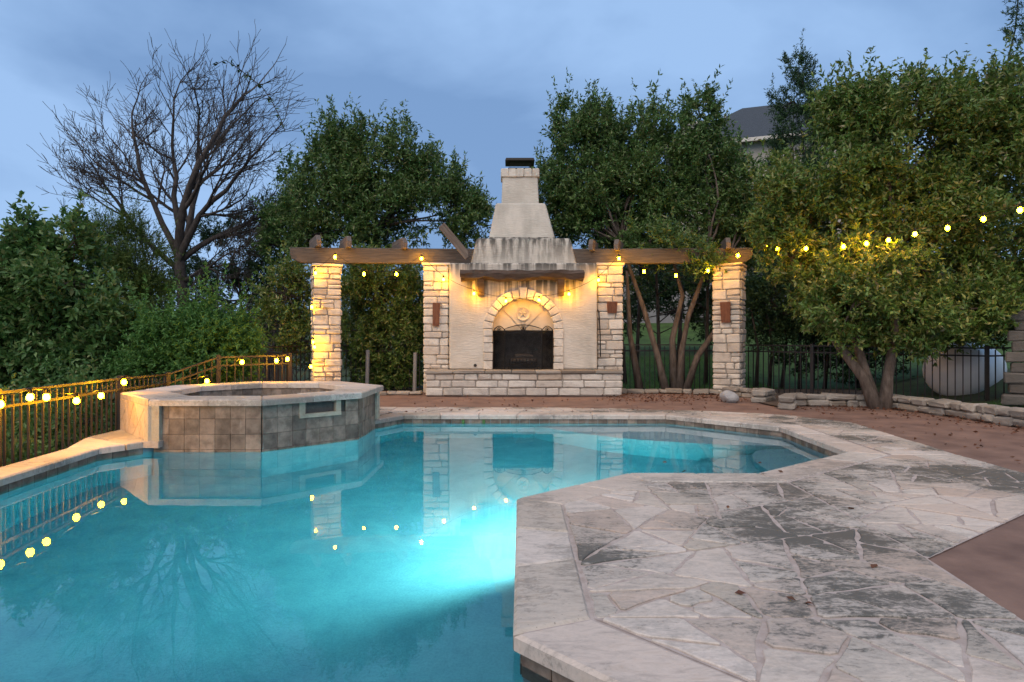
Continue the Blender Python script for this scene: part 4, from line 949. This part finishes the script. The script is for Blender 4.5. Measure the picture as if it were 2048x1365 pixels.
# dark undergrowth beyond the right fence
tree('understory_tree', 'dark thin-stemmed thicket tree behind the fence right of the outermost pillar', 'tree', (6.3, 14.6, .02), lobes_px([(1540, 590, 45, 60), (1580, 650, 60, 50), (1640, 640, 55, 55), (1700, 690, 60, 40), (1530, 660, 30, 50)], 14.8), 900, 12, .10, .036, LV_DARK, 46,
     stems=[[(5.9+.35*i, 14.5+.1*(i % 3), -.1), (5.95+.34*i, 14.5, 1.0), (5.8+.4*i, 14.6, 2.0)] for i in range(6)], r0=.045)
for i, (x, y, h, lean, lb) in enumerate(((2.95, 15.6, 3.4, -.25, 'thin sapling leaning toward the fireplace, on the lawn just behind the inner right pillar'), (3.35, 16.2, 3.6, .15, 'thin sapling behind the first curving trunk of the multi-stemmed tree'), (3.9, 15.8, 3.6, -.1, 'thin straight sapling behind the middle trunks of the multi-stemmed tree'), (4.5, 16.4, 3.7, .25, 'thin sapling leaning outward on the lawn, farthest behind the fence'), (5.0, 15.5, 3.5, .1, 'thin sapling on the lawn just behind the outermost right pillar'))):
    t = thing('sapling', (x, y, gz(x, y)-.05), 0, lb, 'tree', 'saplings on the lawn behind the fence'); rg = random.Random(60+i)
    m = MB(); m.tube([(0, 0, 0), (lean*.4, 0, h*.4), (lean, .1, h)], [.06, .048, .03], 7); m.build('trunk', M_BARKD, t, True); m = MB()
    for j in range(9):
        z = h*rg.uniform(.35, 1); a = Vector((lean*z/h, 0, z)); m.tube(limb_path(a, a+Vector((rg.gauss(0, .5), rg.gauss(0, .3), rg.uniform(.2, .8))), rg, .1, 4), [.018, .014, .01, .007, .004], 4)
    m.build('branches', M_BARKD, t, True)
    crown('crown', t, np.array([(x+lean, y+.1, h+.4, .7, .6, .6), (x+lean*.6, y, h*.8, .5, .5, .35)]), 130, 11, .10, .036, LV_OAK, 70+i)
tree('understory_tree', 'dark leafy thicket tree beyond the lawn, seen between the right pillars', 'tree', (5.4, 19, .6), lobes_px([(1285, 590, 60, 45), (1370, 585, 70, 50), (1440, 600, 50, 50), (1330, 545, 90, 40), (1420, 650, 35, 30), (1262, 640, 22, 35)], 19), 1300, 12, .13, .05, LV_DARK, 56, r0=.07)
tree('understory_tree', 'dark shrub mass behind the fence below the broad tree', 'tree', (8.2, 14.2, .1), lobes_px([(1610, 700, 60, 45), (1690, 720, 60, 40), (1560, 620, 50, 60), (1660, 620, 70, 60), (1760, 690, 60, 50), (1830, 650, 60, 60)], 14.4), 1500, 12, .11, .042, LV_DARK, 57, r0=.05)
# cedars behind
def cedar(base, top, rad, label, seed, n=900):
    L = []; k = 9
    for i in range(k):
        t = i/(k-1); L.append((base[0]+random.Random(seed+i).gauss(0, .12), base[1], base[2]+.8+(top-base[2]-.8)*t, rad*(1-.82*t)+.12, rad*(1-.82*t)+.12, (top-base[2])/k*.75))
    return tree('cedar_tree', label, 'tree', base, L, n, 16, .13, .035, LV_DARK, seed, r0=.12, up=.8, tl=.34, spread=.5)
p = P(1592, 145, 22); cedar((p.x, 22, 2.2), p.z, 1.9, 'narrow dark cedar standing in front of the house roof', 51, 4200)
p = P(2062, -60, 19); cedar((p.x, 19, 1.5), p.z+.6, 1.1, 'tall dark cedar top showing at the right above the broad tree', 52, 1100)
# left side: big-leaved bush, juniper, thicket, sumac
tree('leafy_bush', 'tall broad-leaved bush beyond the fence at the far left', 'bush', (-8.4, 11.2, -1.0),
     lobes_px([(60, 602, 90, 100), (150, 562, 80, 80), (30, 682, 90, 90), (140, 682, 90, 90), (225, 662, 50, 65), (60, 730, 100, 60), (170, 730, 70, 50), (70, 512, 35, 50), (150, 482, 22, 40), (20, 522, 40, 50), (60, 472, 16, 40), (-80, 642, 100, 130)], 11.2), 4500, 11, .13, .062, LV_BUSH, 47, r0=.06, shoots=.6)
tree('juniper_tree', 'olive-green juniper between the leafy bush and the bare tree', 'tree', (-9.2, 14.5, -.8),
     lobes_px([(240, 500, 50, 50), (290, 540, 60, 60), (230, 580, 60, 70), (300, 620, 55, 70), (190, 500, 30, 40), (255, 470, 22, 35)], 14.5), 1700, 18, .10, .018, LV_JUN, 48, spread=.45, tl=.36, up=.8)
tree('thicket_tree', 'dark cedar thicket behind the bare tree', 'tree', (-8.5, 19.5, -.5),
     lobes_px([(420, 520, 70, 60), (500, 500, 60, 60), (560, 520, 60, 70), (460, 600, 90, 70), (560, 620, 70, 80), (370, 600, 60, 80), (520, 445, 35, 35), (440, 460, 40, 35), (590, 460, 35, 40), (340, 680, 70, 60), (480, 690, 100, 60)], 19.5), 2400, 15, .13, .035, LV_DARK, 49)
tree('green_shrub', 'green leafy tree top between the thicket and the left pergola beam', 'tree', (-7.2, 17.5, -.4), lobes_px([(570, 450, 45, 40), (610, 420, 25, 45), (545, 490, 40, 35), (580, 340, 14, 30), (600, 390, 18, 30)], 17.2), 560, 12, .13, .05, LV_BUSH, 50, r0=.06)
tree('sumac_bush', 'low bright green feathery bush beyond the fence behind the spa', 'bush', (-5.6, 10.6, -.6),
     lobes_px([(330, 700, 60, 35), (400, 690, 60, 35), (455, 685, 40, 40), (300, 740, 50, 30), (380, 735, 70, 30), (450, 730, 50, 25), (355, 660, 30, 22), (430, 655, 28, 20)], 10.8), 1900, 18, .085, .030, LV_SUM, 53, spread=.6, tl=.36, up=.35, droop=.3, r0=.03)
tree('hedge_shrub', 'low green shrub growing behind the pickets at the pool edge', 'shrub', (-6.4, 7.0, -1.1), [(-6.2, 5.4, -.55, .7, 1.2, .6), (-6.4, 7.0, -.5, .7, 1.2, .7), (-6.7, 8.6, -.4, .7, 1.1, .75), (-6.0, 4.0, -.6, .6, 1.0, .6), (-7.0, 9.9, -.3, .8, 1.0, .7)], 1900, 11, .10, .042, LV_BUSH, 54, r0=.03)
# dark wood closing the view, nobody could count it
rsb = np.random.RandomState(9); LB = []
for i in range(46):
    x = -32+i*1.5; y = 27+4*rsb.uniform(); hgt = 3.0+1.6*rsb.uniform()+(1.2 if -5 < x < 3 else 0) + (4.0 if x > 4 else 0)
    LB.append((x, y, hgt*.45, 1.8, 1.6, hgt*.55))
pos_, d_b, _ = crown_points(np.array(LB), 5200, rsb, .5)
bb = (pos_[:, None, :]+rsb.normal(size=(5200, 7, 3))*.22).reshape(-1, 3); Vb, Fb = leaves(bb, rsb.normal(size=bb.shape)+np.array([0, 0, .3]), .30, .14, rsb)
fw = link('far_woodland', fast_mesh('far_woodland', Vb, Fb, LV_DARK)); fw['kind'] = 'stuff'; fw['label'] = 'dark mass of distant woodland behind the garden'; fw['category'] = 'woodland'

# bare tree
BT = thing('bare_tree', (-9.3, 17.0, -.6), 0, 'large leafless tree with fine spreading twigs against the dusk sky', 'tree')
rb = random.Random(17); mb = MB(); tw = MB()
def grow(p, d, L, r, depth):
    k = 5 if depth < 2 else 4; pts = [p]; dd = d.copy(); rad = [r]
    for i in range(k):
        dd = (dd+Vector((rb.gauss(0, .13), rb.gauss(0, .13), rb.gauss(.05, .09)))).normalized(); pts.append(pts[-1]+dd*L/k); rad.append(max(.006, r*(1-.5*(i+1)/k)))
    (mb if depth < 3 else tw).tube(pts, rad, 6 if depth < 2 else (4 if depth < 3 else 3), False)
    if depth >= 5: return
    n = (0, 4, 5, 4, 3, 0)[depth]
    for j in range(n):
        t = rb.uniform(.25, 1.0); i = min(k-1, int(t*k)); q = pts[i].lerp(pts[i+1], t*k-i); ax = dd.orthogonal().normalized(); ax.rotate(Matrix.Rotation(rb.uniform(0, 6.28), 3, dd))
        nd = (dd*rb.uniform(.65, 1.0)+ax*rb.uniform(.45, .85)).normalized(); nd.y *= .75; nd.normalize(); grow(q, nd, L*rb.uniform(.45, .66), max(.007, rad[i]*rb.uniform(.45, .6)), depth+1)
    if depth < 5: grow(pts[-1], (dd+Vector((rb.gauss(0, .15), rb.gauss(0, .15), .05))).normalized(), L*.62, rad[-1], depth+1)
mb.tube([(0, 0, -.1), (.06, 0, 1.4), (-.02, .05, 2.8), (-.10, 0, 3.7), (-.12, 0, 4.3)], [.21, .165, .15, .15, .13], 10)
f0 = Vector((-.11, 0, 4.0))
for tx, tz, ty, r0, dz in ((-3.5, 2.3, .3, .075, -.25), (-2.9, 3.9, -.4, .085, .1), (-1.3, 4.9, .5, .08, .25), (.35, 5.9, -.3, .11, .2), (1.3, 5.0, .4, .09, .1), (2.7, 4.0, -.3, .09, -.1), (3.1, 2.3, .5, .075, .0), (2.9, 1.1, -.4, .05, -.6), (-3.2, 1.0, -.2, .055, -.7)):
    v = Vector((tx*.84, ty, tz)); grow(f0+Vector((rb.uniform(-.03, .03), 0, dz)), v.normalized(), v.length*.56, r0*1.25, 1)
mb.build('trunk', M_BARKD, BT, True); tw.build('twigs', M_BARKD, BT)
# grey dead brush under it
DB = thing('dead_brush', (-7.6, 15.6, -.5), 0, 'tangle of grey leafless brush around the bare tree trunk', 'brush'); rb2 = random.Random(5); m = MB()
for i in range(230):
    a = Vector((rb2.uniform(-2.3, 2.2), rb2.uniform(-.8, 1.2), rb2.uniform(.2, 2.2))); b = a+Vector((rb2.gauss(.0, .8), rb2.gauss(0, .3), rb2.gauss(.25, .55))); m.tube(limb_path(a, b, rb2, .18, 5), [.014, .012, .010, .008, .006, .003], 4, False)
for i in range(14):
    x = rb2.uniform(-2.2, 2.2); m.tube(limb_path((x, rb2.uniform(-.6, .6), -.1), (x+rb2.gauss(0, .9), rb2.uniform(-.5, .9), rb2.uniform(1.6, 3.2)), rb2, .12, 6), [.04, .034, .028, .022, .017, .012, .006], 5, False)
m.build('brush_stems', M_GREYBR, DB)
# vine arching off the bare tree
VN = thing('vine', (-8.4, 17, 8.6), 0, 'leafy vine trailing from the top of the bare tree', 'vine'); vp = [P(x, y, 17) for x, y in ((430, 130), (450, 120), (475, 135), (500, 155), (525, 175), (545, 205), (560, 235), (570, 262))]
m = MB(); m.tube([p-VN.location for p in vp], .012, 4); m.build('stem', M_BARKD, VN); rsv = np.random.RandomState(3); bp_ = np.array([vp[int(q)].lerp(vp[int(q)+1], q-int(q)) for q in rsv.uniform(0, len(vp)-1.01, 46)]); V, Ft = leaves(bp_-np.array(VN.location), rsv.normal(size=bp_.shape), .14, .09, rsv); link('foliage', fast_mesh('foliage', V, Ft, LV_DARK), VN)
# fallen leaves on the patio
rsl = np.random.RandomState(12); px_ = []
while len(px_) < 900:
    q = rsl.uniform(size=2)
    if rsl.uniform() < .6: x, y = 1.9+2.7*q[0], 11.2+1.9*q[1]
    elif rsl.uniform() < .6: t = q[0]; x, y = 6.75-.55*abs(rsl.normal())*.6, 10.2-6.0*t
    else: x, y = 4.7+1.8*q[0], 10.5-.8*q[1]
    px_.append((x, y, .016+.006*rsl.uniform()))
px_ += [(4.7+2.1*rsl.uniform(), 4+6.3*rsl.uniform(), .004) for _ in range(170)] + [(rsl.uniform(1.0, 4.4), rsl.uniform(2.6, 6.0), .006) for _ in range(14)] + [(rsl.uniform(-2, 4.2), rsl.uniform(9.7, 12.3), .006) for _ in range(120)]
px_ = np.array(px_); V, Ft = leaves(px_, rsl.normal(size=px_.shape)*np.array([1, 1, .12]), .055, .032, rsl); fl_ = link('fallen_leaves', fast_mesh('fallen_leaves', V, Ft, LV_DRY)); fl_['kind'] = 'stuff'
fl_['label'] = 'scatter of dry brown leaves on the stained patio'; fl_['category'] = 'leaves'
# grass blades along the side lawn and behind the fence
rsg = np.random.RandomState(2); gp = np.stack([rsg.uniform(7.0, 10.5, 9000), rsg.uniform(4.5, 10.4, 9000)], 1); gp = np.concatenate([gp, np.stack([rsg.uniform(2.4, 6.5, 9000), rsg.uniform(14.3, 18.5, 9000)], 1)])
gb = np.array([(x, y, gz(x, y)+.02) for x, y in gp]); V, Ft = leaves(gb, rsg.normal(size=gb.shape)*.45+np.array([0, 0, 1]), .09, .010, rsg)
gr_ = link('grass', fast_mesh('grass', V, Ft, LV_SUM)); gr_['kind'] = 'stuff'; gr_['label'] = 'short green grass blades on the lawn strips'; gr_['category'] = 'grass'

# ---------------------------------------------------------------- strings of lit bulbs
M_BULB, n_, l_, b_ = new_mat('lit_bulb'); b_.inputs['Base Color'].default_value = (1, .7, .3, 1); b_.inputs['Emission Color'].default_value = (1, .43, .003, 1); b_.inputs['Emission Strength'].default_value = 165
bulb_me = MB().lathe([(.012, 0), (.020, -.014), (.030, -.036), (.031, -.052), (.022, -.070), (.006, -.078)], 10).mesh('bulb', True); bulb_me.materials.append(M_BULB)
sock_me = MB().lathe([(.013, .045), (.019, .035), (.019, -.004), (.014, -.010)], 8).mesh('socket'); sock_me.materials.append(M_BLACK)
def light_string(label, pts):
    """pts: (px, py, Y, bulb?)"""
    W3 = [P(x, y, Y)+Vector((0, 0, .085)) for x, y, Y, b in pts]; base = W3[0].copy(); t = thing('string_light', base, 0, label, 'string lights', 'strings of warm bulbs')
    cv = []
    for i in range(len(W3)-1):
        L = (W3[i+1]-W3[i]).length
        for j in range(5): q = W3[i].lerp(W3[i+1], j/5); q.z -= .05*L*math.sin(math.pi*j/5); cv.append(q-base)
    cv.append(W3[-1]-base); MB().tube(cv, .005, 5).build('cord', M_BLACK, t)
    for w, q in zip(W3, pts):
        if not q[3]: continue
        b = link('bulb', bulb_me, t, None, w-base-Vector((0, 0, .045))); s = link('socket', sock_me, b, None, (0, 0, 0))
    return t
light_string('string of warm bulbs swagged across the left pergola wing', [(631, 546, 12.55, 1), (670, 514, 12.55, 1), (728, 548, 12.75, 1), (793, 548, 12.85, 1), (843, 517, 12.95, 1)])
light_string('string of warm bulbs hanging down the outermost left pillar to the ground', [(629, 540, 12.58, 0), (624, 614, 12.55, 1), (627, 684, 12.55, 1), (629, 694, 12.5, 1), (622, 733, 12.4, 1), (600, 765, 12.0, 0)])
light_string('string of warm bulbs swagged across the fireplace under the mantel', [(843, 517, 12.97, 0), (887, 559, 12.97, 1), (948, 587, 12.85, 1), (1012, 602, 12.88, 1), (1078, 600, 12.88, 1), (1138, 588, 12.85, 1), (1197, 560, 12.92, 1), (1238, 517, 12.97, 1)])
light_string('string of warm bulbs swagged under the right pergola beam', [(1238, 517, 12.96, 0), (1288, 543, 12.9, 1), (1352, 551, 12.8, 1), (1416, 541, 12.7, 1), (1476, 511, 12.62, 1)])
light_string('string of warm bulbs running from the right pillar past the broad tree', [(1476, 508, 12.6, 0), (1533, 495, 12.3, 1), (1555, 497, 11.6, 1), (1612, 497, 10.6, 1), (1687, 493, 10.0, 1), (1733, 487, 9.75, 1), (1777, 480, 9.5, 1), (1830, 468, 9.2, 1), (1895, 456, 8.9, 1), (1967, 438, 8.5, 1), (2040, 420, 8.1, 1), (2140, 395, 7.5, 1)])
light_string('string of warm bulbs wound along the left picket fence', [(-40, 812, 5.11, 1), (0, 808, 5.36, 1), (60, 794, 5.74, 1), (93, 794, 5.98, 1), (153, 801, 6.51, 1), (202, 791, 7.04, 1), (248, 764, 7.62, 1), (414, 762, 9.26, 1), (484, 724, 9.75, 1), (553, 721, 10.13, 1), (575, 718, 10.23, 1)])
